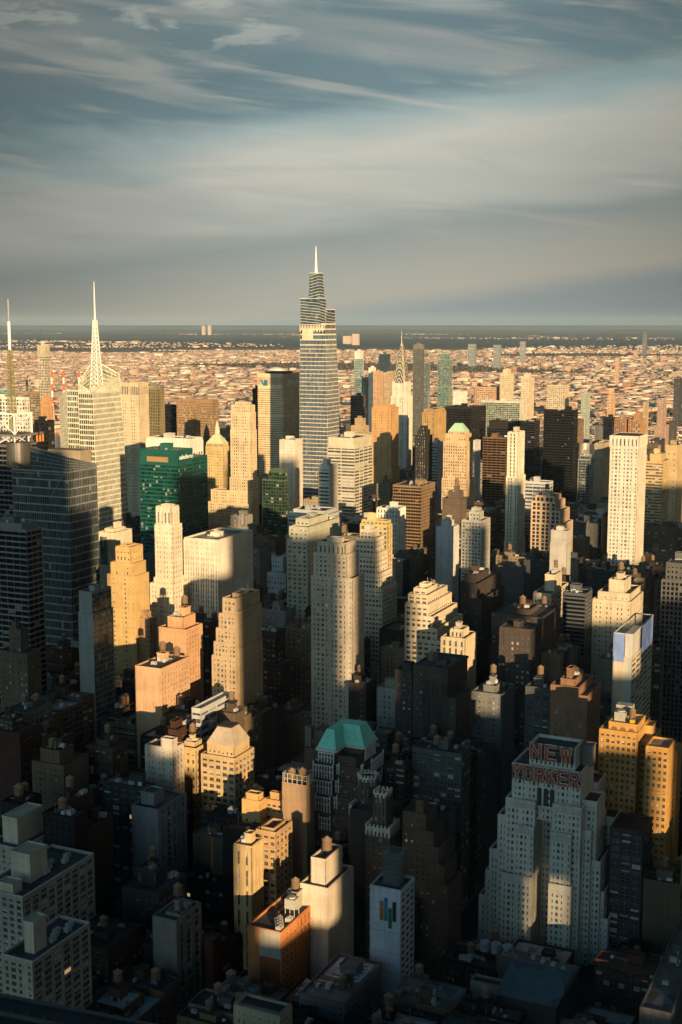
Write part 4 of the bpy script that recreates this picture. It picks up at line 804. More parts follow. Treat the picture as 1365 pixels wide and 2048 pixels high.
# ---- tower with the lattice mast at the left edge
def mast_tower():
    D = 1300; P = at(22, 890, D); h = hero('mast_tower', 'dark tower at the left edge carrying white roof trusses and a tall lattice antenna mast', 'skyscraper', D, (-40, 24, 86), 892, S('curh', fl=5), (.12, .11, .10), glass=M_DARKG, gcol=GDARK, vis=925, clut=False, ref='the lattice mast tower')
    root = h['root']; z = h['top'][0]; P = h['P']; Yc = D + 25
    def L(x, y, dd=0):
        q = at(x, y, Yc + dd) - Vector((P.x, P.y, 0)); return Vector((q.dot(eE), q.dot(eN), q.z))
    c = L(26, 862); dr = MB(); dc = L(36, 905, -14)
    dr.cyl((dc.x, dc.y), 12.5, 12.5, z - 22, z + 3, 28); mk('steel_drum', dr, M_STEEL, (.12, .11, .10), root)
    def frame(z0, z1, hw, t, nm):
        f = MB(); k = [(-hw, -hw), (hw, -hw), (hw, hw), (-hw, hw)]
        for i in range(4):
            a, b = k[i], k[(i + 1) % 4]; A0, A1 = Vector((c.x + a[0], c.y + a[1], z0)), Vector((c.x + a[0], c.y + a[1], z1)); B0, B1 = Vector((c.x + b[0], c.y + b[1], z0)), Vector((c.x + b[0], c.y + b[1], z1))
            f.bar(A0, A1, t); f.bar(A1, B1, t); f.bar(A0, B1, t * .5); f.bar(B0, A1, t * .5)
        mk(nm, f, M_WHITE, None, root)
    z2, z3, z4 = z, L(26, 866).z, L(26, 826).z
    frame(z2, z3 - 1, 11, 1.2, 'roof_truss'); dk = MB(); dk.box(c.x - 19, c.y - 19, z3 - 2, c.x + 17, c.y + 17, z3); mk('deck', dk, M_WALL, (.16, .15, .13), root)
    frame(z3, z4, 13.5, 1.5, 'roof_truss')
    lv = MB()
    for i in range(5): lv.box(c.x + 8 + i * 5, c.y - 24, z3 - 9, c.x + 10 + i * 5, c.y - 23, z3 - 2)
    mk('louvre', lv, M_WALL, (.6, .22, .06), root)
    co = MB(); co.cyl((c.x, c.y), 3.5, 3.5, z3, z4 + 3, 10); mk('mast_base', co, M_WALL, (.2, .18, .13), root)
    m = MB(); za, zb, zc, zd = z4, L(24, 700).z, L(18, 643).z, L(16, 598).z
    n = 22
    for k in range(n):
        f0, f1 = k / n, (k + 1) / n; r0, r1 = 3.2 - 1.6 * f0, 3.2 - 1.6 * f1
        A = [Vector((c.x + r0 * a, c.y + r0 * b, za + (zb - za) * f0)) for a, b in ((-1, -1), (1, -1), (1, 1), (-1, 1))]
        B = [Vector((c.x + r1 * a, c.y + r1 * b, za + (zb - za) * f1)) for a, b in ((-1, -1), (1, -1), (1, 1), (-1, 1))]
        for i in range(4): m.bar(A[i], B[i], .5); m.bar(A[i], B[(i + 1) % 4], .4); m.bar(B[i], B[(i + 1) % 4], .35)
    ma = mk('antenna_mast', m, M_WALL, (.22, .19, .08), root)
    p = MB(); p.cyl((c.x, c.y), 1.5, 1.5, zb, zc, 10); mk('mast_sleeve', p, M_WHITE, None, ma)
    q = MB(); q.cyl((c.x, c.y), .6, .4, zc, zd, 8)
    for i in range(6): q.cyl((c.x, c.y), 1.1, 1.1, zc + (zd - zc) * (i + .5) / 6.5, zc + (zd - zc) * (i + .5) / 6.5 + .8, 8)
    mk('mast_tip', q, M_WALL, (.4, .35, .28), ma)
mast_tower()

# ---- dark angular glass tower at left
def angular():
    D = 1000; C = at(135, 916, D); P0 = Vector((C.x, D, 0)); root = empty('angular_tower', P0)
    tag(root, 'dark angular glass tower with slanted roofline and one glittering sunlit flank', 'skyscraper')
    W, G, Rf = MB(), MB(), MB(); b = run_to(C, eN, 23); a = run_to(C, eE, 193); yw = lambda x, y: D + x * eE.y + y * eN.y
    b1 = run_to(C, eN, 57)
    zC = C.z; zN = zat(893, yw(0, b1)); zE = zat(928, yw(a, 0))
    z0 = zat(945, D)
    nf = 34
    V3 = lambda x, y, z_: Vector((x, y, z_))
    for (p, q, nb, o) in (((0, b), (0, 0), 26, 0), ((0, 0), (a, 0), 18, 40), ((a, 0), (a, b), 26, 80), ((a, b), (0, b), 18, 120)):
        sfacade(W, G, V3(*p, .2), V3(*q, .2), V3(*p, z0), V3(*q, z0), nb, nf, .1, 1.0, .35, (o, 2))
    Rf.poly([V3(0, 0, z0), V3(a, 0, z0), V3(a, b, z0), V3(0, b, z0)])
    k = 3.0
    pts = [V3(k, 0, z0), V3(a, 0, z0), V3(a, b1, z0), V3(k, b1, z0)]; tp = [V3(k, 0, zC), V3(a, 0, zE), V3(a, b1, zE + 3), V3(k, b1, zN)]
    for i, j, nb in ((3, 0, 20), (0, 1, 18), (1, 2, 20), (2, 3, 18)): sfacade(W, G, pts[i], pts[j], tp[i], tp[j], nb, 5, .1, .3, .35, (150 + 30 * i, 4))
    Rf.poly(tp)
    mk('wall', W, M_METAL, (.27, .265, .25), root); mk('glazing', G, M_BLUEG, (.05, .07, .08), root); mk('roof', Rf, M_ROOF, (.05, .05, .05), root)
    sc_ = MB(); zs = zat(897, D + 40); x0, x1 = 28, a * 1.0; 
    sc_.box(22, 4, z0, a - 1, b1 - 2, zs); mk('plant_screen', sc_, M_WALL, (.30, .24, .17), root)
    fr = MB(); fr.bar((-1, 1, z0 - 2), (-1, b, z0 - 2), .4); fr.bar((-1, b * .05, z0 - 1), (-1, b * .30, z0 - 20), .35); mk('edge_light_trim', fr, M_METAL, (.3, .29, .26), root)
    reg_box(P0, [(0, 0, a, b, zN)], (22, 200), 890, 1200, 'the angular glass tower', D)
angular()
hero('dark_tower', 'dark glass tower at the left edge with white roof lines and rooftop fans', 'skyscraper', 880, (-30, 53, 83), 1062, S('curh', fl=4), (.16, .17, .17), [(1050, (.02, .1, .02, .02), 'blank')], glass=M_DARKG, gcol=GDARK, vis=1250, rc=(.16, .17, .17), ref='the dark glass edge tower')

# ---- green glass tower
h = hero('glass_tower', 'emerald green glass office tower with white lettering on its notched corner', 'skyscraper', 1250, (280, 357, 385), 930, S('cur', bay=2.6, fl=3.9, sr=.36, pr=.08, dp=.2), (.012, .09, .07),
         [(903, (0, 0, 0, 0), 'blank'), (922, (.1, .04, -1.2, .05))], glass=M_CUR, gcol=(.012, .075, .06), vis=1090, rc=(.4, .32, .22), wall=M_METAL, tanks=0, ref='the green glass tower')
z = h['done'][-1][0]; text('salesforce', 6.2, (h['a'] * .5, -1.0, z - 8), SOUTH_FACING, M_WHITE, h['root'], 'lettering', .2)
p = MB(); p.box(-.7, h['b'] * .25, z - 11, -.45, h['b'] * .8, z - 6); mk('vent_panel', p, M_WALL, (.30, .18, .08), h['root'])

# ---- domed stone tower
h = hero('domed_tower', 'golden stone tower under a pale green domed roof with a lantern spire', 'skyscraper', 1800, (412, 447, 458), 895, S('mas', bay=3.4, fl=4), (.50, .38, .18), [(888, (.04, .04, .04, .04), S('vert', fl=8))],
         roof=('hip', 868, (.42, .46, .30), .36), vis=960, ref='the domed stone tower')
zt, x0, y0, x1, y1 = h['top']; cx, cy = (x0 + x1) / 2, (y0 + y1) / 2; Y = h['P'].y + cx * eE.y + cy * eN.y
l = MB(); l.cyl((cx, cy), 4.2, 3.6, zat(870, Y), zat(857, Y), 12); l.cyl((cx, cy), 3.8, .3, zat(857, Y), zat(841, Y), 12); mk('lantern', l, M_COPPER, (.42, .40, .26), h['root'])

# ---- round tower and the little gothic tower
def round_tower():
    D = 1900; C = at(1180, 886, D); P0 = Vector((C.x, D, 0)); root = empty('round_tower', P0); tag(root, 'cylindrical glass tower with a bright metal drum on top, left of the grid tower', 'apartment tower')
    r = 12 / FPX * D; B = Bld(root, (.26, .26, .24), M_CUR, (.10, .13, .13)); n = 16
    poly = [Vector((r * math.cos(2 * math.pi * i / n), r + r * math.sin(2 * math.pi * i / n), 0)) for i in range(n)]
    z1 = zat(908, D); B.tier(poly, .2, z1, S('cur', fl=3.6, sr=.3, bay=4)); B.finish()
    d = MB(); d.cyl((0, r), r * .95, r * .95, z1, C.z, 28); mk('metal_drum', d, M_STEEL, (.5, .45, .36), root)
    reg_box(P0, [(-r, 0, r, 2 * r, C.z)], (1168, 1192), 885, 1000)
round_tower()
h = hero('gothic_tower', 'small white gothic tower with corner pinnacles standing in the dark canyon', 'office building', 1180, (545, 566, 571), 1118, S('mas', bay=3, fl=5.5), (.50, .53, .53), [(1150, (-.15, -.3, -.5, -.4))], vis=1165, clut=False, ref='the white gothic tower')
zt, x0, y0, x1, y1 = h['top']; p = MB()
for x in (x0, (x0 + x1) / 2, x1):
    for y in (y0, (y0 + y1) / 2, y1):
        if x == (x0 + x1) / 2 and y == (y0 + y1) / 2: continue
        k = 6 if x != (x0 + x1) / 2 and y != (y0 + y1) / 2 else 3
        p.box(x - .6, y - .6, zt - 3, x + .6, y + .6, zt + k * .5); p.cyl((x, y), .6, .05, zt + k * .5, zt + k, 6)
mk('pinnacles', p, M_WALL, (.5, .53, .53), h['root'])

# ---- the red and white chimneys across the river
def chimney(x, yt, D, w, lab):
    P = at(x, yt, D); root = empty('striped_chimney', (P.x, P.y, 0)); tag(root, lab, 'chimney', 'striped power station chimneys')
    r0 = w / FPX * D / 2; a, b = MB(), MB(); n = 8; hh = P.z
    a.cyl((0, 0), r0 * 1.25, r0 * 1.05, 0, hh * .45, 14, False)
    for k in range(5):
        z0, z1 = hh * (.45 + .11 * k), hh * (.45 + .11 * (k + 1)); b = MB(); b.cyl((0, 0), r0, r0, z0, z1, 14, k == 4); mk('red_band' if k % 2 == 0 else 'white_band', b, M_WALL, (.50, .10, .03) if k % 2 == 0 else (.58, .52, .44), root)
    mk('shaft', a, M_WALL, (.58, .52, .44), root)
    E, N = toEN(P); HEROES.append(dict(E0=E - r0, N0=N - r0, E1=E + r0, N1=N + r0, z=hh, xL=x - 3, xR=x + 3, y=yt, vis=790, D=D, ref=None, boxes=[(-r0, -r0, r0, r0, hh)], P=P))
chimney(54, 760, 4100, 4.5, 'shortest striped chimney, left of the slim crowned tower'); chimney(103, 742, 4100, 5.4, 'thick striped chimney directly right of the slim crowned tower')
chimney(127, 742, 4150, 4.6, 'middle of the three striped chimneys right of the slim crowned tower'); chimney(158, 742, 4200, 4.6, 'striped chimney just left of the faceted tower crown')

# ---- gold mansard
h = hero('mansard_building', 'sunlit tan building crowned by a steep pale metal mansard roof', 'loft building', 745, (404, 470, 507), 1520, S('masw', bay=4.2, fl=4, bands=(.8,)), (.45, .32, .17), [(1494, (.10, .08, .12, .14), S('mas', bay=3, fl=5))],
         roof=('hip', 1450, (.50, .40, .29), .24, M_METAL), vis=1600, ref='the gold mansard building')

# ---- green mansard with white terracotta piers
def green_mansard():
    D = 720; Q = at(727, 1497, D); P0 = Vector((Q.x, D, 0)); root = empty('mansard_building', P0)
    tag(root, 'brown stepped building with a turquoise green copper mansard and white ornamental piers', 'loft building')
    B = Bld(root, (.10, .068, .05), roofcol=(.03, .04, .045)); B.cells = []; z = Q.z; ds = 9.0; ms = S('mas', bay=2.8, fl=4.4, sr=.4)
    w1 = run_to(Q, eN, 689); x2 = -12.5; w2 = w1 + 10.5
    boxes = [((0, 0, 17, w1), z), ((x2, w1, 17, w2), z), ((-9.5, 0.6, 0, w1), z - 3.5), ((4, w2, 26, w2 + 15), z - 1), ((-1, w2, 4, w2 + 14), z - 5),
             ((-11.5, -3, 26, w1), z - 8.5), ((x2 - 2, w1, 26, w2 + 2), z - 8.5), ((-3, w2, 28, w2 + 22), z - 14),
             ((-13.5, -5, 30, w1), z - 17), ((x2 - 4, w1, 30, w2 + 5), z - 17), ((-15.5, -7, 33, w1), z - 26), ((x2 - 6, w1, 33, w2 + 8), z - 26), ((-17.5, -9, 36, w1), z - 36), ((x2 - 8, w1, 36, w2 + 26), z - 46)]
    lows = {}
    for (r, zt) in boxes:
        zb = max(.2, zt - 20) if zt > z - 30 else .2
        B.tier(rect(*r), zb, zt, [ms, 'blank', 'blank', ms], par=.9)
    B.finish()
    rf = MB(); k, hh = 4.2, 10.5
    o_ = [(-.8, -.8), (18, -.8), (18, w2 + .8), (x2 - .8, w2 + .8), (x2 - .8, w1 - .8), (-.8, w1 - .8)]
    i_ = [(k, k), (18 - k, k), (18 - k, w2 - k * .8), (x2 + k, w2 - k * .8), (x2 + k, w1 + k * .6), (k, w1 + k * .6)]
    rf.frustum([Vector((*p, 0)) for p in o_], z + 1.2, [Vector((*p, 0)) for p in i_], z + 1.2 + hh)
    mk('mansard_roof', rf, M_COPPER, (.20, .58, .46), root)
    cb = MB()
    for i in range(6): p, q = o_[i], o_[(i + 1) % 6]; cb.bar((*p, z + .5), (*q, z + .5), 1.4, 1.3)
    mk('cornice', cb, M_WALL, (.6, .56, .48), root)
    def fins(x, y0, y1, zt, hgt, step=1.75):
        t = MB()
        n = max(2, int((y1 - y0) / step))
        for i in range(n + 1):
            yy = y0 + (y1 - y0) * i / n; e = 1.6 if i in (0, n) else 0; t.box(x - .75, yy - .24, zt - hgt, x - .1, yy + .24, zt + e + .8)
        t.box(x - .6, y0, zt + .1, x - .12, y1, zt + .7); t.box(x - .55, y0, zt - hgt * .45, x - .12, y1, zt - hgt * .45 + .35); mk('terracotta_screen', t, M_WALL, (.66, .66, .64), root)
    def fins_s(y, x0, x1, zt, hgt, step=1.9):
        t = MB()
        n = max(2, int((x1 - x0) / step))
        for i in range(n + 1):
            xx = x0 + (x1 - x0) * i / n; e = 1.6 if i in (0, n) else 0; t.box(xx - .24, y - .75, zt - hgt, xx + .24, y - .1, zt + e + .8)
        t.box(x0, y - .6, zt + .1, x1, y - .12, zt + .7); mk('terracotta_screen', t, M_WALL, (.66, .66, .64), root)
    fins(x2 - .45, w1 + .5, w2 - .5, z - 1.5, 5); fins(x2 - 2.45, w1, w2 + 2, z - 8.5, 7); fins(x2 - 4.45, w1, w2 + 4, z - 17, 7); fins(x2 - 6.45, w1, w1 + 9, z - 26, 8); fins(x2 - 8.45, w1 - 1, w1 + 6, z - 37, 7)
    fins(-11.95, w1 - 2.5, w1, z - 8, 5); fins(-13.95, w1 - 3, w1, z - 17, 6); fins(-15.95, w1 - 3, w1, z - 26, 6); fins(-17.95, -9, -1, z - 36, 7)
    fins_s(-.45, 1, 15, z - 1.5, 6); fins_s(-3.45, 3, 20, z - 8.5, 7); fins_s(-5.45, 6, 14, z - 17, 6); fins_s(-5.45, -13, -10, z - 17, 6); fins_s(-3.45, -11, -9, z - 8, 6)
    bulkhead(root, 6, w2 + 3, 18, w2 + 12, z - 1, 5, (.15, .11, .08))
    ch = MB(); ch.box(2, w2 + 12, z - 5, 6, w2 + 16, z + 7); ch.box(1.8, w2 + 11.8, z + 6.5, 6.2, w2 + 16.2, z + 7.4); mk('chimney', ch, M_WALL, (.12, .10, .085), root)
    reg_box(P0, [(x2 - 8, -9, 36, w2 + 26, z)], (570, 770), 1455, 1640, 'the green mansard building', D)
green_mansard()
def turret(x, y, D, w, sides, label, name, k=.6):
    C = at(x, y, D); P0 = Vector((C.x, D, 0)); root = empty(name, P0); tag(root, label, 'loft building')
    r = w / 2 / FPX * (D * 1.07); z = C.z; B = Bld(root, (.12, .085, .06), roofcol=(.03, .035, .04))
    poly = [Vector((r * math.cos(2 * math.pi * (i + .5) / sides), r + r * math.sin(2 * math.pi * (i + .5) / sides), 0)) for i in range(sides)]
    B.tier(poly, z - 18, z, S('vert', bay=2.2, fl=6, pr=.5)); big = [Vector((p.x * 1.9, (p.y - r) * 1.9 + r, 0)) for p in poly]
    B.tier(big, .2, z - 18, S('mas', bay=3.2, fl=4)); B.finish()
    for rad, zz in ((1.0, z), (1.9, z - 18)):
        t = MB()
        for i in range(sides):
            p, q = poly[i], poly[(i + 1) % sides]; f = lambda v: Vector((v.x * rad, (v.y - r) * rad + r, 0))
            p, q = f(p), f(q); m = max(2, int((q - p).length / 2))
            for j in range(m): c = p.lerp(q, j / m); t.box(c.x - .5, c.y - .5, zz - 4, c.x + .5, c.y + .5, zz + 2.2)
            t.bar((p.x, p.y, zz - .3), (q.x, q.y, zz - .3), .9, 2.6)
        mk('crenellation', t, M_WALL, (.55, .50, .40), root)
    reg_box(P0, [(-r * 1.9, -r * .9, r * 1.9, r * 2.9, z)], (x - w / 2, x + w / 2), y - 6, y + 75, None, D)
turret(755, 1556, 690, 38, 8, 'brown eight sided turret with a white crenellated crown right of the green mansard', 'crenellated_tower')
turret(783, 1588, 665, 36, 4, 'square brown turret with white crenellated rim, below the eight sided turret', 'crenellated_tower')

# ---- ornate orange building at right
def ornate():
    D = 672; C = at(1337, 1500, D); P0 = Vector((C.x, D, 0)); root = empty('ornate_building', P0)
    tag(root, 'ornate golden brick building at right with arched top storey and tall sunlit south wing', 'office building')
    b = run_to(C, eN, 1294); b2 = run_to(C, eN, 1270); b3 = run_to(C, eN, 1196); a = 30; z = C.z
    B = Bld(root, (.40, .22, .065), roofcol=(.22, .19, .16)); B.cells = []; ms = S('masw', bay=3.1, fl=3.7, pr=.42, sr=.48, bands=(.78,)); bl = S('sparse', bay=9, fl=9)
    B.tier(rect(0, 0, 17, b), .2, z, [bl, 'blank', 'blank', ms]); B.tier(rect(17, -1.5, a, b), .2, z - 6, [bl, 'blank', 'blank', ms])
    B.tier(rect(14, b, a + 8, b2), .2, z - 2, ['blank', 'blank', 'blank', ms])
    zA = zat(1472, D + 10); B.tier(rect(5, b2, a + 8, b3), .2, zA, [ms, 'blank', 'blank', ms])
    zT = zat(1453, D + 14); B.tier(rect(7, b2 + .5, 26, b3 - 4.5), zA, zT, ['blank'] * 4)
    B.finish()
    ar = MB(); n = 3; y0, y1 = b2 + 1, b3 - 5; w = (y1 - y0) / n
    for i in range(n):
        yc = y0 + w * (i + .5); r = w * .36; pts = [(6.5, yc + r, zA + .8)]
        for k in range(11): an = math.pi * k / 10; pts.append((6.5, yc + r * math.cos(an), zT - 1.4 - r + r * math.sin(an)))
        pts.append((6.5, yc - r, zA + .8)); ar.poly(pts)
    mk('arched_louvre', ar, M_WALL, (.20, .10, .05), root)
    pl = MB(); pl.box(12, b3 - 12, zT, 18, b3 - 6, zT + 5); pl.cyl((15, b3 - 9), 2.4, 2.4, zT + 5, zT + 5.8, 12); pl.box(20, b3 - 14, zT, 26, b3 - 5, zT + 7); mk('cooling_tower', pl, M_METAL, (.40, .38, .32), root)
    water_tank(root, 15, b2 + 5, zT, 1.0); yb = MB(); yb.box(9, b2 + 2.5, zT, 11.5, b2 + 5, zT + 2.6); mk('yellow_box', yb, M_METAL, (.55, .36, .02), root)
    bulkhead(root, 24, b + 2, 34, b2 + 4, z - 2, 6, (.48, .28, .09))
    reg_box(P0, [(0, -1.5, a + 8, b3, zT)], (1200, 1358), 1440, 1760, 'the ornate orange building', D)
ornate()

# ---- the big stepped hotel with the roof sign
NY_WIN = []
def sign_hotel():
    D = 640; zg = 0; C = at(1162, 1549, D + 13); 
    P0 = Vector((C.x, C.y, 0)); root = empty('stepped_hotel', P0)
    tag(root, 'huge grey stepped art deco hotel with red NEW YORKER roof letters', 'hotel')
    B = Bld(root, (.56, .53, .45), glass=M_SKYTINT, roofcol=(.03, .032, .035), gcol=(.10, .26, .29)); B.seed = 5; B.cells = []  # teal pane colour stands in for reflected sky
    Q = Vector((C.x, C.y, C.z)); nn = lambda x, zz: run_to(Vector((C.x, C.y, zz)), eN, x)
    Wt = nn(1027, C.z); zY = lambda y, x=0, n=0: zat(y, P0.y + x * eE.y + n * eN.y)
    st = S('mas', bay=2.7, fl=3.55, pr=.50, sr=.48, dp=.35, top=2.4, wide=3); ss = st
    # (x0, y0, x1, y1, top)
    c = Wt / 2; cw = Wt * .135
    bx = [(0, 0, 26, Wt, C.z, zY(1640, 0, c)),                                   # sign tier
          (-3, c + cw, 30, Wt + 2.5, zY(1600, -3, Wt)), (-3, -1.5, 30, c - cw, zY(1619, -3, 0)),   # upper wings
          (11, c - cw, 30, c + cw, zY(1605, 11, c)),
          (-5, c + cw, 32, Wt - 3, zY(1662, -5, c)), (-5, 3, 32, c - cw, zY(1676, -5, 0)),
          (1, Wt + 2.5, 34, Wt + 8, zY(1640, -2, Wt)), (1, -6, 34, -1.5, zY(1668, -1, -6)),
          (3, Wt + 8, 36, Wt + 13, zY(1703, 3, Wt + 8)), (3, -11, 36, -6, zY(1733, -1, -11)),
          (4, Wt + 13, 38, Wt + 15.5, zY(1752, -2, Wt + 14)), (4, -13, 38, -11, zY(1795, -1, -13)),
          (-7, c + cw, 34, Wt + 3, zY(1762, -7, c)), (-7, 2, 34, c - cw, zY(1777, -7, 3)),
          (4, Wt + 15.5, 40, Wt + 19, zY(1802, -2, Wt + 16)), (4, -15.5, 40, -13, zY(1850, -1, -15)),
          (4, -8, 20, 0, zY(1608, 4, -8)), (26, -3, 44, 30, zY(1570, 26, -3)), (30, -12, 50, 24, zY(1640, 30, -12)), (40, -14, 60, 30, zY(1700, 40, -14))]
    for q in bx:
        x0, y0, x1, y1, z1 = q[:5]
        B.tier(rect(x0, y0, x1, y1), q[5] if len(q) > 5 else .2, z1, [ss, 'blank', 'blank', st], par=1.3)
    # penthouse behind the first word
    y0, y1 = nn(1146, C.z + 12) , nn(1058, C.z + 12); zp = zY(1504, 3, y0)
    B.tier(rect(4, y0, 20, y1), C.z, zp, ['blank', 'blank', 'blank', S('vert', bay=2.4, fl=9, pr=.6)], par=1.6)
    B.finish()
    bulkhead(root, 14, y0 - 7, 21, y0 - 1.5, C.z, zY(1494, 14, y0 - 6) - C.z, (.16, .15, .14))
    # three tall arched openings under the second word
    ar = MB()
    for i in (-1, 0, 1):
        yc = c + i * 3.5; r = 1.25; zb, zt = zY(1612, 0, c), zY(1576, 0, c); pts = [(-.45, yc + r, zb)]
        for k in range(9): an = math.pi * k / 8; pts.append((-.45, yc + r * math.cos(an), zt - r + r * math.sin(an)))
        pts.append((-.45, yc - r, zb)); ar.poly(pts)
    mk('arched_opening', ar, M_BLACK, None, root)
    # parapet teeth on the wings
    for (x0, y0_, x1, y1_, z1) in bx[1:3] + bx[4:6]:
        pt = MB()
        for f in (.3, .42, .58, .7): yy = y0_ + (y1_ - y0_) * f; pt.box(x0 - .7, yy - .5, z1 - 1.5, x0 - .1, yy + .5, z1 + 1.9)
        pt.box(x0 - .6, y0_ + .4, z1 - 3.4, x0 - .2, y1_ - .4, z1 - .6)
        mk('parapet_trim', pt, M_WALL, (.47, .44, .37), root)
    # windows standing in the west wall, each with a frame and two sashes
    # the sign: a black steel frame and one letter after another
    def word(txt, z0, hgt, ya, yb, x, ws):
        fr = MB(); fr.bar((x + .6, ya, z0 + hgt * .25), (x + .6, yb, z0 + hgt * .25), .25); fr.bar((x + .6, ya, z0 + hgt * .75), (x + .6, yb, z0 + hgt * .75), .25); fr.bar((x + .6, ya, z0 + hgt), (x + .6, yb, z0 + hgt), .2)
        for k in range(26): yy = ya + (yb - ya) * (k + .5) / 26; fr.bar((x + .7, yy, z0 - 1.2), (x + .7, yy, z0 + hgt), .32)
        for k in range(7): zz = z0 + hgt * k / 6; fr.bar((x + .85, ya, zz), (x + .85, yb, zz), .4)
        s = mk('sign_frame', fr, M_BLACK, None, root)
        n = len(txt)
        for i, ch in enumerate(txt):
            yc = yb - (yb - ya) * (i + .5) / n if yb > ya else 0
            build_letter(s, ch, x, yc, z0, hgt, ws)
    STROKES = {'N': [((0, 0), (0, 1)), ((0, 1), (1, 0)), ((1, 0), (1, 1))], 'E': [((0, 0), (0, 1)), ((0, 1), (1, 1)), ((0, .5), (.8, .5)), ((0, 0), (1, 0))],
               'W': [((0, 1), (.25, 0)), ((.25, 0), (.5, .8)), ((.5, .8), (.75, 0)), ((.75, 0), (1, 1))], 'Y': [((0, 1), (.5, .5)), ((1, 1), (.5, .5)), ((.5, .5), (.5, 0))],
               'O': [((0, .2), (0, .8)), ((0, .8), (.25, 1)), ((.25, 1), (.75, 1)), ((.75, 1), (1, .8)), ((1, .8), (1, .2)), ((1, .2), (.75, 0)), ((.75, 0), (.25, 0)), ((.25, 0), (0, .2))],
               'R': [((0, 0), (0, 1)), ((0, 1), (.75, 1)), ((.75, 1), (1, .85)), ((1, .85), (1, .62)), ((1, .62), (.75, .47)), ((.75, .47), (0, .47)), ((.5, .47), (1, 0))],
               'K': [((0, 0), (0, 1)), ((1, 1), (0, .42)), ((.3, .58), (1, 0))]}
    def build_letter(s, ch, x, yc, z0, hgt, w):
        red, edge = MB(), MB()
        for (p, q) in STROKES[ch]:
            P_ = Vector((x, yc + w * (.5 - p[0]), z0 + p[1] * hgt)); Q_ = Vector((x, yc + w * (.5 - q[0]), z0 + q[1] * hgt)); d = (Q_ - P_).normalized()
            n_ = Vector((1, 0, 0)).cross(d)
            for mb, hw, x0, x1 in ((edge, .84, -.05, .35), (red, .55, -.4, -.05)):
                e_ = d * hw * .9; a0 = P_ - e_ - n_ * hw; mb.obox(a0 + Vector((x0, 0, 0)), Vector((x1 - x0, 0, 0)), d * ((Q_ - P_).length + 2 * hw * .9) if False else n_ * 2 * hw, d * ((Q_ - P_).length + 2 * hw * .9))
        o = mk('letter', red, M_SIGNRED, None, s); mk('letter_edge', edge, M_SIGNEDGE, None, o)
    yNEa, yNEb = nn(1146, C.z + 8), nn(1055, C.z + 8)
    word('NEW', zY(1527, 2, yNEa), zY(1499, 2, yNEa) - zY(1527, 2, yNEa), yNEa, yNEb, 1.6, 4.9)
    word('YORKER', zY(1576, -3, 0), zY(1550, -3, 0) - zY(1576, -3, 0), -.3, Wt + .3, -2.2, 4.0)
    reg_box(P0, [(-7, -16, 60, Wt + 19, C.z + 10)], (950, 1250), 1480, 1930, 'the grey stepped hotel', D + 42)
    return root
sign_hotel()

# ---- low metal roof in front of the hotel
def metal_roof():
    h = hero('warehouse', 'low dark hall with a worn blue grey ribbed metal roof before the grey stepped hotel', 'warehouse', 560, (997, 1111, 1156), 2013, 'blank', (.05, .05, .05), vis=2040, clut=False, par=0)
    z = h['top'][0]; a, b = h['a'], h['b']; r = MB()
    r.poly([(-1, -1, z + .1), (a * .62, -1, z + 5), (a * .62, b + 1, z + 5), (-1, b + 1, z + .1)]); r.poly([(a * .62, -1, z + 5), (a + 1, -1, z + .5), (a + 1, b + 1, z + .5), (a * .62, b + 1, z + 5)]); r.poly([(-1, -1, z - .2), (a + 1, -1, z - .2), (a * .62, -1, z + 5)]); r.poly([(-1, b + 1, z - .2), (a * .62, b + 1, z + 5), (a + 1, b + 1, z - .2)])
    n = 26
    for i in range(n + 1): y = -1 + (b + 2) * i / n; r.bar((-1, y, z + .25), (a * .62, y, z + 5.15), .25)
    mk('metal_roof', r, M_ROOF, (.085, .12, .14), h['root'])
    for k in range(4): u = mk('cooling_unit', None, None, (.4, .42, .43), h['root'], UNIT); u.location = (a * (.7 + .05 * k), b * (.15 + .2 * k), z + 3.2)
metal_roof()
def tank_trio():
    P = at(1000, 1906, 632); 
    for i in range(3):
        q = P + eN * (8 - i * 6.0); root = empty('steel_tank', (q.x, q.y, 0)); tag(root, 'one of three squat silver tanks on the dark platform before the grey stepped hotel', 'tank', 'silver tanks beside the hotel')
        c = MB(); c.cyl((0, 0), 2.7, 2.7, P.z, P.z + 5, 16); c.cyl((0, 0), 2.7, .4, P.z + 5, P.z + 6.2, 16); mk('tank', c, M_METAL, (.42, .44, .45), root)
        l = MB()
        for x, y in ((-2, -2), (2, -2), (2, 2), (-2, 2)): l.bar((x, y, 0), (x, y, P.z), .5)
        l.box(-2.9, -2.9, P.z - .6, 2.9, 2.9, P.z); mk('platform', l, M_BLACK, None, root)
tank_trio()

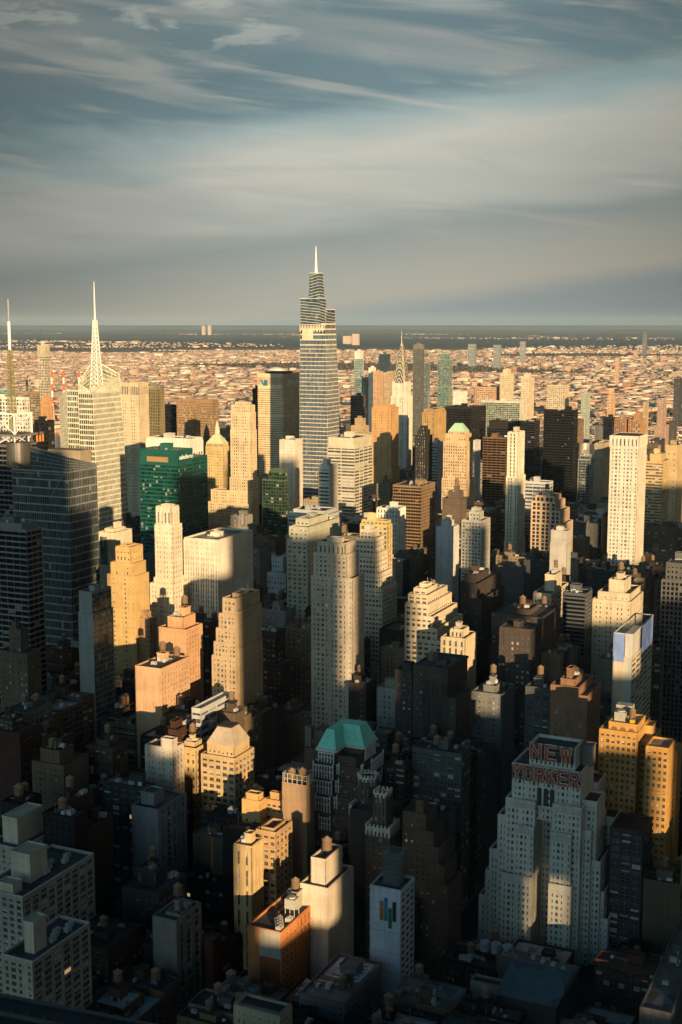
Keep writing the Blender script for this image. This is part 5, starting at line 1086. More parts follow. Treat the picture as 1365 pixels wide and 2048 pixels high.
# ---- dark roof edge of the nearest tower, lower left corner
def ledge():
    z = 150; A = at(-60, 1976, 1); 
    def on(x, y): t = math.tan(math.atan((y - 1024) / FPX) + PITCH); return at(x, y, (H - z) / t)
    A, B_ = on(-70, 1972), on(360, 2056); d = (B_ - A).normalized(); n = Vector((d.y, -d.x, 0))
    root = empty('dark_tower', (A.x, A.y, 0), math.atan2(d.y, d.x)); tag(root, 'dark roof edge of the nearest tower crossing the lower left corner', 'skyscraper')
    L = (B_ - A).length + 6; W, Rf, C_ = MB(), MB(), MB()
    W.box(0, -50, 0, L, -.5, z - 1); Rf.box(.4, -50, z - 1, L - .4, -.9, z - .6)
    C_.box(-.6, -1, z - 2.2, L + .6, 0, z); C_.box(-.6, -9.6, z - .6, L + .6, -9, z + .5); C_.box(L - .4, -50, z - 2.2, L + .6, -1, z)
    for k in range(14): C_.box(L * k / 14, -9.2, z - .6, L * k / 14 + .3, -8.9, z + 1.6)
    mk('wall', W, M_METAL, (.03, .035, .04), root); mk('roof', Rf, M_ROOF, (.02, .025, .032), root); mk('coping', C_, M_METAL, (.05, .06, .075), root)
    win = MB(); win.box(L * .1, -52, z - 22, L * .2, -50.01, z - 18)
ledge()

# ---- extras on placed buildings
def find(word):
    for o in list(COL.objects):
        if o.parent is None and word in o.get('label', ''): return o
HX = {}
for q in HEROES: HX[q.get('ref')] = q
def extras():
    q = HX['the colour bar hotel']; r = find('colour bars'); x0, y0, x1, y1, z = q['boxes'][-1]; b = y1
    for k, (c, y_, zt, hh) in enumerate((((.45, .17, .02), .56, z - 6, 10), ((.03, .22, .35), .42, z - 4, 12), ((.02, .18, .06), .28, z - 9, 10.5), ((.02, .02, .025), .14, z - 5.5, 10))):
        m = MB(); w = b * .115; m.box(-.62, b * y_, zt - hh, -.41, b * y_ + w, zt); mk('colour_bar', m, M_METAL, c, r)
    g, f = MB(), MB(); xa, xb, ya, yb = x1 * .30, x1 * .78, b * .22, b * .72; h = 17
    for k in range(7):
        for (p, s) in (((xa, ya), (xa, yb)), ((xa, ya), (xb, ya)), ((xb, ya), (xb, yb)), ((xa, yb), (xb, yb))): f.bar((*p, z + h * (k + 1) / 7), (*s, z + h * (k + 1) / 7), .22)
    for u in range(9):
        for (X, Y) in ((xa, ya + (yb - ya) * u / 8), (xb, ya + (yb - ya) * u / 8), (xa + (xb - xa) * u / 8, ya), (xa + (xb - xa) * u / 8, yb)): f.bar((X, Y, z), (X, Y, z + h), .22)
    cage = mk('roof_cage', f, M_METAL, (.22, .25, .27), r); g.box(xa + .8, ya + .8, z, xb - .8, yb - .8, z + h * .8); mk('plant_room', g, M_METAL, (.10, .12, .13), cage)
    jm = MB()
    for k in range(5): zz = z * (k + 1) / 6; jm.box(-.47, 0, zz, -.39, b, zz + .18)
    mk('panel_joints', jm, M_WALL, (.2, .22, .24), r)
    # screens on the blank slab
    q = HX['the blue screen hotel slab']; r = find('blue screens'); x0, y0, x1, y1, z = q['boxes'][-1]
    m, t = mat('screen_panel')[0:2]; bs = t.n['Principled BSDF']; tc = t.new('ShaderNodeTexCoord'); nz = t.noise(tc.outputs['Object'], .12, 3, .5, .8)
    t.link(t.ramp(nz, [(0.35, (.20, .25, .34)), (.65, (.50, .48, .54))]), bs.inputs['Emission Color']); bs.inputs['Emission Strength'].default_value = .22; bs.inputs['Base Color'].default_value = (.1, .15, .3, 1)
    s = MB(); s.box(-.8, y1 * .42, z - 3, -.5, y1 * .98, z + 15); s.box(x1 * .45, -.8, z - 3, x1 * .98, -.5, z + 15); mk('screen', s, m, None, r)
    c = MB(); c.box(0, 0, z, x1 * .4, y1 * .4, z + 15.6); mk('concrete_fin', c, M_WALL, (.42, .41, .38), r)
    fr = MB()
    for zz in (z + 15.3,): fr.bar((-.4, 0, zz), (-.4, y1, zz), .7); fr.bar((0, -.4, zz), (x1, -.4, zz), .7); fr.bar((x1, 0, zz), (x1, y1, zz), .7); fr.bar((0, y1, zz), (x1, y1, zz), .7)
    for (X, Y) in ((0, y1), (x1, 0), (x1, y1)): fr.bar((X, Y, z), (X, Y, z + 15.3), .8)
    fr.box(-.42, 0.01, 0.3, -.1, y1 * .28, z); mk('screen_frame', fr, M_WALL, (.40, .40, .39), r)
    # tank cage
    q = HX['the tank cage tower']; r = find('open steel tank cage'); x0, y0, x1, y1, z = q['boxes'][-1]; f = MB()
    for zz in (z + .6, z + 3.2, z + 6): f.bar((0, 0, zz), (0, y1, zz), .3); f.bar((0, 0, zz), (x1, 0, zz), .3); f.bar((x1, 0, zz), (x1, y1, zz), .3); f.bar((0, y1, zz), (x1, y1, zz), .3)
    for k in range(6):
        for (X, Y) in ((0, y1 * k / 5), (x1 * k / 5, 0), (x1, y1 * k / 5), (x1 * k / 5, y1)): f.bar((X, Y, z), (X, Y, z + 6), .3)
    mk('tank_cage', f, M_METAL, (.55, .5, .42), r); water_tank(r, x1 * .25, y1 * .7, z, 1.15); water_tank(r, x1 * .4, y1 * .3, z, 1.25)
    # white concrete tower: penthouse
    q = HX['the white concrete tower']; r = find('tall windowless penthouse'); bx = q['boxes'][-1]; x0, y0, x1, y1, z = bx
    water_tank(r, (x0 + x1) / 2, (y0 + y1) / 2, z - 1.5, 1.35)
    # orange hotel roof plant
    q = HX['the bright orange hotel']; r = find('bright orange brick hotel'); bx = q['boxes']; z0 = bx[0][4]; x1, y1 = bx[0][2], bx[0][3]; zt = bx[-1][4]
    rust = MB(); rust.box(-.55, 0.2, .4, -.42, y1 - .2, z0 * .72); mk('rust_paint', rust, M_WALL, (.30, .09, .03), r)
    gry = MB(); gry.box(-.55, 0.2, z0 * .72, -.42, y1 - .2, z0 + 1.2); mk('grey_upper_wall', gry, M_WALL, (.34, .31, .26), r)
    bulkhead(r, x1 * .62, y1 * .35, x1 * .80, y1 * .85, zt, 9, (.34, .31, .25)); bulkhead(r, x1 * .84, y1 * .5, x1 * .94, y1 * .85, zt, 5, (.40, .37, .30))
    ct = MB(); X, Y = x1 * .45, y1 * .3
    for dx in (-2.5, 2.5):
        for dy in (-2.5, 2.5): ct.bar((X + dx, Y + dy, zt), (X + dx, Y + dy, zt + 5), .3)
    ct.box(X - 2.8, Y - 2.8, zt + 5, X + 2.8, Y + 2.8, zt + 10); ct.cyl((X, Y), 1.8, 1.8, zt + 10, zt + 10.8, 12); mk('cooling_tower', ct, M_METAL, (.48, .46, .40), r)
    for k in range(5): u = mk('cooling_unit', None, None, (.45, .43, .38), r, UNIT); u.location = (x1 * (.08 + .06 * k), y1 * (.2 + .13 * (k % 4)), z0); u.scale = (1.3, 1.3, 1.6)
    water_tank(r, x1 * .70, y1 * .6, zt + 7.5, 1.1)
    # apartment slabs at lower left
    for ref, wd, ph in (('the lit penthouse apartments', 'lit penthouse box', ((.18, .30, .40, .62, 14),)), ('the balcony slab', 'in front of its taller twin', ((.28, .3, .52, .75, 14), (.02, .25, .14, .6, 5))), ('the taller concrete slab', 'behind the balcony slab', ((.1, .3, .45, .8, 14), (.5, .3, .65, .7, 5)))):
        q = HX[ref]; r = find(wd); x0, y0, x1, y1, z = q['boxes'][-1]
        for (fa, fb, fc, fd, hh) in ph:
            bulkhead(r, x1 * fa, y1 * fb, x1 * fc, y1 * fd, z, hh, (.42, .38, .31))
        for k in range(5): u = mk('cooling_unit', None, None, (.4, .41, .42), r, UNIT); u.location = (x1 * (.5 + .09 * k), y1 * (.3 + .1 * (k % 3)), z); u.scale = (1.2, 1.2, 1.2)
        cp_ = MB()
        for y_ in (-.5, y1 - .2): cp_.box(-.5, y_, z + 1.1, x1 + .5, y_ + .7, z + 1.35)
        for x_ in (-.5, x1 - .2): cp_.box(x_, .2, z + 1.1, x_ + .7, y1 - .2, z + 1.35)
        mk('coping', cp_, M_WALL, (.5, .5, .48), r)
    # railed roof
    r = find('railed roof'); q = [k for k in HEROES if k.get('name') == 'brick_building' and k['y'] > 2000][0]; x0, y0, x1, y1, z = q['boxes'][-1]; f = MB()
    for zz in (z + 1.6, z + 2.3): f.bar((0, 0, zz), (0, y1, zz), .15); f.bar((0, 0, zz), (x1, 0, zz), .15); f.bar((0, y1, zz), (x1, y1, zz), .15)
    for k in range(15): f.bar((x1 * k / 14, 0, z), (x1 * k / 14, 0, z + 2.3), .15); f.bar((x1 * k / 14, y1, z), (x1 * k / 14, y1, z + 2.3), .15)
    mk('railing', f, M_METAL, (.35, .33, .3), r)
    # billboard
    q = HX['the billboard building']; r = find('painted billboard'); x0, y0, x1, y1, z = q['boxes'][0]; bb = MB(); bb.box(-.9, y1 * .42, z - 27, -.45, y1 * .86, z - 3); m = mat('billboard_print'); t = m[1]; tc = t.new('ShaderNodeTexCoord')
    t.link(t.ramp(t.noise(t.scale(tc.outputs['Object'], (1, 1, .35)), .35, 3, .5, 1.5), [(.35, (.02, .03, .03)), (.6, (.16, .17, .15)), (.75, (.35, .33, .28))]), m[2].inputs['Base Color']); mk('billboard', bb, m[0], None, r)
    # patterned white deck
    q = HX['the patterned deck roof']; r = find('patterned white deck'); x0, y0, x1, y1, z = q['boxes'][-1]; d = MB()
    d.box(x1 * .5, y1 * .1, z + .02, x1 * .95, y1 * .9, z + .25); dk = mk('deck', d, M_ROOF, (.42, .44, .45), r); s = MB()
    for k in range(5): X = x1 * (.54 + .08 * k); s.box(X, y1 * .2, z + .25, X + 1, y1 * (.5 if k % 2 else .75), z + .32); s.box(X, y1 * .5, z + .25, X + x1 * .06, y1 * .5 + 1, z + .33)
    mk('deck_pattern', s, M_BLACK, None, dk)
extras()
# =================================================================== ground, streets, river
RIVER0, RIVER1 = 2790, 3240
def world_mat_ground():
    m, t, b = mat('ground_surface'); g = t.new('ShaderNodeNewGeometry'); P = g.outputs['Position']
    sx = t.new('ShaderNodeSeparateXYZ'); t.link(P, sx.inputs[0]); Y = sx.outputs[1]
    near = t.ramp(t.noise(P, .05, 4), [(.3, (.018, .019, .02)), (.7, (.035, .034, .033))])
    n1 = t.noise(P, .004, 6, .65); n2 = t.noise(P, .03, 4, .7); n3 = t.noise(P, .0009, 4, .6)
    town = t.ramp(t.math('ADD', t.math('MULTIPLY', n1, .5), t.math('MULTIPLY', n2, .5)), [(.34, (.07, .06, .05)), (.46, (.17, .13, .10)), (.58, (.30, .22, .165)), (.70, (.48, .37, .28))])
    hazed_wood = t.ramp(t.math('ADD', t.math('MULTIPLY', n1, .6), t.math('MULTIPLY', n3, .4)), [(.35, (.025, .05, .062)), (.55, (.045, .07, .078)), (.64, (.10, .10, .09)), (.72, (.34, .28, .22))])  # far woods, with cloud shadow and blue haze worked into their colour
    far = t.smooth(Y, 14000, 19000)
    rural = t.mix(far, town, hazed_wood)
    d = t.vmath('DOT_PRODUCT', P, tuple(eE)); over = t.smooth(d, RIVER1 - 5, RIVER1 + 5)
    t.link(t.mix(over, near, rural), b.inputs['Base Color']); b.inputs['Roughness'].default_value = .95; b.inputs['Specular IOR Level'].default_value = .1
    return m
def ground():
    g = MB(); 
    ys = [-3500, 0, 1500, 3000, 6000, 12000, 24000, 60000, 120000]
    for i in range(len(ys) - 1):
        w0, w1 = 3000 + abs(ys[i]) * .6, 3000 + abs(ys[i + 1]) * .6
        g.poly([(-w0, ys[i], 0), (w0, ys[i], 0), (w1, ys[i + 1], 0), (-w1, ys[i + 1], 0)])
    struct('ground', g, world_mat_ground())
    def EN(E, N, z=0): p = eE * E + eN * N; return (p.x, p.y, z)
    r = MB(); r.poly([EN(RIVER0, -4000, .3), EN(RIVER1, -4000, .3), EN(RIVER1, 5000, .3), EN(RIVER0, 5000, .3)])
    m, t, b = mat('river_water'); b.inputs['Base Color'].default_value = (.02, .03, .035, 1); b.inputs['Roughness'].default_value = .2
    gz = t.new('ShaderNodeNewGeometry'); bp = t.new('ShaderNodeBump'); bp.inputs['Strength'].default_value = .4; t.link(t.noise(gz.outputs['Position'], .08, 4), bp.inputs['Height']); t.link(bp.outputs[0], b.inputs['Normal'])
    struct('river_water', r, m)
ground()
AVE, ST_, AW, SW = 280.0, 80.0, 30.0, 17.0
E00, N00 = 20.0, -10.0
def pavements():
    p, mk_ = MB(), MB()
    for i in range(1, 10):
        E0 = E00 + AVE * i + AW / 2; E1 = E0 + AVE - AW
        for j in range(-30, 30):
            N0 = N00 + ST_ * j + SW / 2; N1 = N0 + ST_ - SW; c = eE * (E0 + 125) + eN * (N0 + 30)
            if abs(c.x) > .33 * c.y + 120 or c.y < 300 or E1 > RIVER0 - 20: continue
            o = eE * E0 + eN * N0; p.obox((o.x, o.y, -.5), eE * (E1 - E0), eN * (N1 - N0), (0, 0, .64))
            if c.y < 900:
                for k in range(12):       # lane dashes on the avenue, stripes of the crossing
                    q = eE * (E0 - AW / 2) + eN * (N0 + k * 5.2)
                    for dx in (-3.4, 0, 3.4): a = q + eE * dx; mk_.poly([(a.x, a.y, .004), tuple((a + eE * .15).xy) + (.004,), tuple((a + eE * .15 + eN * 2.6).xy) + (.004,), tuple((a + eN * 2.6).xy) + (.004,)])
                for k in range(16):
                    a = eE * (E0 - AW / 2 - 9 + k * 1.2) + eN * (N0 - 4)
                    mk_.poly([(a.x, a.y, .005), tuple((a + eE * .6).xy) + (.005,), tuple((a + eE * .6 + eN * 3).xy) + (.005,), tuple((a + eN * 3).xy) + (.005,)])
    struct('pavement', p, M_WALL, (.10, .10, .10)); struct('road_markings', mk_, M_WHITE)
pavements()

# =================================================================== every other building of the near and middle blocks
frng = random.Random(11)
KIND = {'loft_building': 'brick loft', 'stone_building': 'stone building', 'office_building': 'office block', 'apartment_building': 'apartment house', 'brick_building': 'brick building'}
PAL = [('dark brown', (.10, .07, .052)), ('brown', (.17, .115, .075)), ('tan', (.34, .25, .155)), ('grey', (.24, .235, .22)), ('dark grey', (.10, .10, .10)), ('red brown', (.21, .09, .055)),
       ('cream', (.46, .38, .26)), ('white', (.52, .49, .43)), ('black brown', (.055, .045, .04)), ('sandy', (.30, .22, .14))]
def prange(P, boxes):
    xs, ys = [], []
    for (x0, y0, x1, y1, z) in boxes:
        for a in (x0, x1):
            for b in (y0, y1):
                for zz in (0, z):
                    q = P + eE * a + eN * b; u, v = proj(Vector((q.x, q.y, zz))); xs.append(u); ys.append(v)
    return min(xs), max(xs), min(ys), max(ys)
TONES = [('black brown', (.02, .015, .012)), ('dark brown', (.05, .036, .026)), ('brown', (.11, .075, .05)), ('dark grey', (.045, .045, .044)), ('grey', (.12, .12, .115)), ('dark red', (.06, .027, .017)), ('red brown', (.15, .065, .04)),
         ('dull tan', (.16, .12, .075)), ('tan', (.26, .19, .12)), ('cream', (.38, .31, .215)), ('pale grey', (.27, .26, .23)), ('off white', (.42, .39, .34))]
def tone_word(c): return min(TONES, key=lambda t: sum((math.log(a + .01) - math.log(b + .01)) ** 2 for a, b in zip(t[1], c)))[0]
cand = []
def overlaps(E0, N0, E1, N1, m=0.8):
    for h in HEROES:
        if E0 < h['E1'] - m + 1.6 and E1 > h['E0'] + m - 1.6 and N0 < h['N1'] - m + 1.6 and N1 > h['N0'] + m - 1.6: return h
    return None
def free_part(E0, N0, E1, N1):
    """shrink a lot until it clears the buildings already placed"""
    for _ in range(4):
        h = overlaps(E0, N0, E1, N1)
        if not h: return (E0, N0, E1, N1)
        opts = [(h['E0'] - 1.2 - E0, (E0, N0, h['E0'] - 1.2, N1)), (E1 - h['E1'] - 1.2, (h['E1'] + 1.2, N0, E1, N1)), (h['N0'] - 1.2 - N0, (E0, N0, E1, h['N0'] - 1.2)), (N1 - h['N1'] - 1.2, (E0, h['N1'] + 1.2, E1, N1))]
        o = max(opts, key=lambda q: (q[1][2] - q[1][0]) * (q[1][3] - q[1][1]) if q[0] > 0 else -1)
        if o[0] <= 6: return None
        E0, N0, E1, N1 = o[1]
        if E1 - E0 < 7 or N1 - N0 < 7: return None
    return None if overlaps(E0, N0, E1, N1) else (E0, N0, E1, N1)
for i in range(1, 10):
    for j in range(-24, 26):
        B0 = E00 + AVE * i + AW / 2; N0 = N00 + ST_ * j + SW / 2; B1 = B0 + AVE - AW; N1 = N0 + ST_ - SW
        c = eE * (B0 + 125) + eN * (N0 + 30)
        if abs(c.x) > .30 * c.y + 140 or c.y < 430: continue
        for row in (0, 1):
            E = B0 + 2
            while E < B1 - 8:
                far = c.y > 1500
                w = frng.choice((9, 12, 15, 18, 22, 28)) if not far else frng.choice((26, 36, 48))
                if B1 - 2 - (E + w) < 12: w = B1 - 2 - E
                hN = (N1 - N0) / 2 - 1.5; n0 = N0 + 2 if row == 0 else N0 + 2 + hN
                n1 = n0 + hN - frng.choice((0, 0, .3, 5))
                fp = free_part(E, n0, E + w - .6, n1)
                E += w
                if not fp: continue
                P = eE * fp[0] + eN * fp[1]
                if P.y < 470 or fp[2] > RIVER0 - 25: continue
                a, b = fp[2] - fp[0], fp[3] - fp[1]; D = P.y
                r = frng.random()
                if D < 850: ht = 30 + 36 * r + 8 * frng.random()
                elif D < 1250: ht = 36 + 58 * r ** 1.3
                elif D < 1900: ht = 36 + 95 * r ** 1.6
                else: ht = 45 + 95 * r ** 1.5
                x0, x1, y0, y1 = prange(P, [(0, 0, a, b, ht)])
                if x1 < -15 or x0 > 1380: continue
                if D < 580: ht = min(ht, 24 + 5 * frng.random())
                lim = 0
                for h in HEROES:
                    if h['D'] > D - 6 and h['xL'] < x1 - 3 and h['xR'] > x0 + 3: lim = max(lim, h['vis'] + frng.uniform(0, 12))
                cap = 1490 if D < 640 else 1400 if D < 760 else 1250 if D < 860 else 1160 if D < 1000 else 1040 if D < 1250 else 955 if D < 1600 else 890 if D < 2000 else 838
                cap += frng.uniform(0, 40); lim = max(lim, cap)
                zl = zat(lim, P.y + (0 if a < 5 else a * .3))
                zt = min(zl, ht)
                if 590 < D < 1500 and ht < zl < (100 if D < 900 else 125) and frng.random() < .85: zt = zl * frng.uniform(.86, 1)
                if zt < 9: zt = frng.uniform(7, 12)
                cand.append(dict(P=P, a=a, b=b, z=zt, D=D))
print('candidates', len(cand))
# which of them the picture shows at all: paint every building far to near into a coarse picture of ids
def coarse_ids(items, W_=341, H_=512):
    buf = np.zeros((H_, W_), dtype=np.int32) - 1; k = W_ / 1365
    for idx, (P, boxes, D) in sorted(enumerate(items), key=lambda q: -q[1][2]):
        for (x0, y0, x1, y1, z) in boxes:
            pts = []
            for a in (x0, x1):
                for b in (y0, y1):
                    for zz in (0.0, z):
                        q = P + eE * a + eN * b; u, v = proj(Vector((q.x, q.y, zz))); pts.append((u * k, v * k))
            pts = sorted(set(pts)); lo, up = [], []
            for p in pts:
                while len(lo) > 1 and (lo[-1][0] - lo[-2][0]) * (p[1] - lo[-2][1]) - (lo[-1][1] - lo[-2][1]) * (p[0] - lo[-2][0]) <= 0: lo.pop()
                lo.append(p)
            for p in reversed(pts):
                while len(up) > 1 and (up[-1][0] - up[-2][0]) * (p[1] - up[-2][1]) - (up[-1][1] - up[-2][1]) * (p[0] - up[-2][0]) <= 0: up.pop()
                up.append(p)
            hull = lo[:-1] + up[:-1]
            X0, X1 = max(0, int(min(p[0] for p in hull))), min(W_ - 1, int(max(p[0] for p in hull)) + 1); Y0, Y1 = max(0, int(min(p[1] for p in hull))), min(H_ - 1, int(max(p[1] for p in hull)) + 1)
            if X1 < X0 or Y1 < Y0: continue
            yy, xx = np.mgrid[Y0:Y1 + 1, X0:X1 + 1]; ins = np.ones(xx.shape, bool)
            for q in range(len(hull)):
                a, b = hull[q], hull[(q + 1) % len(hull)]; ins &= ((b[0] - a[0]) * (yy + .5 - a[1]) - (b[1] - a[1]) * (xx + .5 - a[0])) >= -1e-6
            buf[Y0:Y1 + 1, X0:X1 + 1][ins] = idx
    return buf
items = [(h['P'], h['boxes'], h['D']) for h in HEROES] + [(c['P'], [(0, 0, c['a'], c['b'], c['z'])], c['D']) for c in cand]
IDS = coarse_ids(items)
cnt = np.bincount(IDS[IDS >= 0].ravel(), minlength=len(items))
nh = len(HEROES)
for i, h in enumerate(HEROES):
    h['px'] = int(cnt[i])
    ys, xs = np.nonzero(IDS == i)
    h['cx'], h['cy'] = (xs.mean() * 4, ys.mean() * 4) if len(xs) else (None, None)
    if cnt[i] < 8: print('HIDDEN', h.get('name'), h.get('ref'), h['D'], h['xL'], cnt[i])
keep = []
for i, c in enumerate(cand):
    c['px'] = int(cnt[nh + i])
    if c['px'] >= 5:
        ys, xs = np.nonzero(IDS == nh + i); c['cx'], c['cy'] = xs.mean() * 4, ys.mean() * 4; keep.append(c)
print('kept fillers', len(keep))
NUMW = 'zero one two three four five six seven eight nine ten eleven twelve thirteen fourteen fifteen sixteen seventeen eighteen nineteen twenty'.split()
def storeys(z):
    n = max(1, round(z / 3.8))
    if n <= 20: return NUMW[n] + ' storey'
    return (('twenty ' if n < 30 else 'thirty ' if n < 40 else 'forty ') + (NUMW[n % 10] if n % 10 else '')).strip() + ' storey'
REFS = [h for h in HEROES if h.get('ref') and h['cx'] is not None]
def place_word(c):
    rs = sorted(REFS, key=lambda h: (h['cx'] - c['cx']) ** 2 + (h['cy'] - c['cy']) ** 2)[:7]; out = []
    for h in rs:
        dx, dy = c['cx'] - h['cx'], c['cy'] - h['cy']
        w = ('right of' if dx > 0 else 'left of') if abs(dx) > abs(dy) * .8 else ('in front of' if dy > 0 else 'behind')
        out.append((w, h['ref']))
    return out
def auto_label(c, col, kind, feat):
    pl = place_word(c); base = f"{storeys(c['z'])} {col} {kind}"
    for f in ([feat] if feat else []) + ['']:
        for (w, r) in pl:
            s = ' '.join(f"{base} {f} {w} {r}".split())
            if s not in USED and len(s.split()) <= 16: return s
    for (w, r) in pl:
        for (w2, r2) in pl:
            s = ' '.join(f"{col} {kind} {w} {r} and {w2} {r2}".split())
            if r != r2 and s not in USED and len(s.split()) <= 16: return s
    for k in ('wider', 'lower', 'taller', 'narrower', 'farther', 'nearer', 'duller'):
        for (w, r) in pl:
            s = f"{k} {base} {w} {r}"
            if s not in USED and len(s.split()) <= 16: return s
    return s
def filler(c):
    rng = frng; D = c['D']; P = c['P']; a, b, z = c['a'], c['b'], c['z']
    near = D < 1250
    q = rng.random()
    name = 'loft_building' if q < .34 else 'brick_building' if q < .58 else 'stone_building' if q < .74 else 'office_building' if q < .88 else 'apartment_building'
    if D > 1500 and rng.random() < .5: name = 'office_building'
    wts = [18, 18, 10, 10, 9, 8, 6, 5, 9, 7] if near else [10, 14, 16, 11, 8, 8, 13, 7, 5, 8]
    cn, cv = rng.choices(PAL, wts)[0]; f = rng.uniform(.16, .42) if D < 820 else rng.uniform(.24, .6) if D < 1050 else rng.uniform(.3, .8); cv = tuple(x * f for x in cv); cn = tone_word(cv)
    root = empty(name, (P.x, P.y, 0))
    rcol = rng.choices([(.022, .024, .028), (.04, .042, .045), (.07, .075, .08), (.13, .14, .15), (.28, .29, .30)], [3, 3, 3, 3, 2.2])[0]
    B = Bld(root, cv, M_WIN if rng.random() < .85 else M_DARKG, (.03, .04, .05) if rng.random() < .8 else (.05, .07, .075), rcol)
    st = {'loft_building': S('loft', bay=rng.uniform(3.6, 6), fl=rng.uniform(3.8, 4.4), corn=rng.random() < .5), 'brick_building': S('mas', bay=rng.uniform(2.9, 4.2), fl=rng.uniform(3.3, 3.9)),
          'stone_building': S('masw', bay=rng.uniform(3, 5), corn=1), 'office_building': S(rng.choice(('rib', 'vert', 'grid', 'mas'))), 'apartment_building': S('mas', bay=rng.uniform(3.2, 4.6), fl=3.1, pr=.6)}[name]
    if not near: st = (st[0], {**st[1], 'fl': max(st[1].get('fl', 4), 4.4), 'bay': max(st[1].get('bay', 3.6), 4.2)})
    side = st if rng.random() < .62 else ('blank' if rng.random() < .5 else S('sparse', bay=rng.uniform(5, 9)))
    west = st if rng.random() < .6 else ('blank' if rng.random() < .4 else S('sparse', bay=rng.uniform(4, 8), fl=4))
    if side == 'blank' and west == 'blank': west = st
    if near and rng.random() < .5 and a > 15 and b > 12:
        # two wings of different height, the lower one sometimes carrying a set-back storey
        if rng.random() < .5: k = a * rng.uniform(.35, .65); r1, r2 = (0, 0, k, b), (k, 0, a, b)
        else: k = b * rng.uniform(.35, .65); r1, r2 = (0, 0, a, k), (0, k, a, b)
        zz = z * rng.uniform(.74, .93)
        if rng.random() < .5: r1, r2 = r2, r1
        B.tier(rect(*r1), .15, z, [side, 'blank', 'blank', west]); B.tier(rect(*r2), .15, zz, [side, 'blank', 'blank', west])
        if rng.random() < .5 and min(r2[2] - r2[0], r2[3] - r2[1]) > 7:
            m = 2.0; B.tier(rect(r2[0] + m, r2[1] + m, r2[2] - m, r2[3] - m), zz, min(z - .5, zz + rng.uniform(3, 5)), [side, 'blank', 'blank', west], par=.6)
        else: clutter(root, r2[0] + .8, r2[1] + .8, r2[2] - .8, r2[3] - .8, zz, rng, cv, rng.random() < .6, 0)
        top = (*r1, z); stepped = True
    elif rng.random() < .3 and z > 22 and min(a, b) > 14:
        zz = z * rng.uniform(.68, .85); B.tier(rect(0, 0, a, b), .15, zz, [side, 'blank', 'blank', west])
        i_ = [rng.uniform(.0, .28) for _ in range(4)]; r2 = (a * i_[0], b * i_[1], a * (1 - i_[2]), b * (1 - i_[3]))
        B.tier(rect(*r2), zz, z, [side, 'blank', 'blank', west]); top = (*r2, z); stepped = True
    else:
        B.tier(rect(0, 0, a, b), .15, z, [side, 'blank', 'blank', west]); top = (0, 0, a, b, z); stepped = False
    B.finish()
    nt = rng.choices((0, 1, 2, 3), (4, 5, 2, 1))[0] if near else rng.choices((0, 1), (5, 2))[0]
    n0 = len(root.children)
    if c['px'] > 12 or near: clutter(root, top[0] + .8, top[1] + .8, top[2] - .8, top[3] - .8, z, rng, cv, rng.random() < .85, nt)
    tk = sum(1 for o in root.children if o.name.startswith('water_tank'))
    feat = ('with stepped top' if stepped else '') if not tk else ('with one water tank' if tk == 1 else f'with {NUMW[tk]} water tanks')
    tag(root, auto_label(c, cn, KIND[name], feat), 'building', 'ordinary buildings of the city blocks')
for c in keep: filler(c)
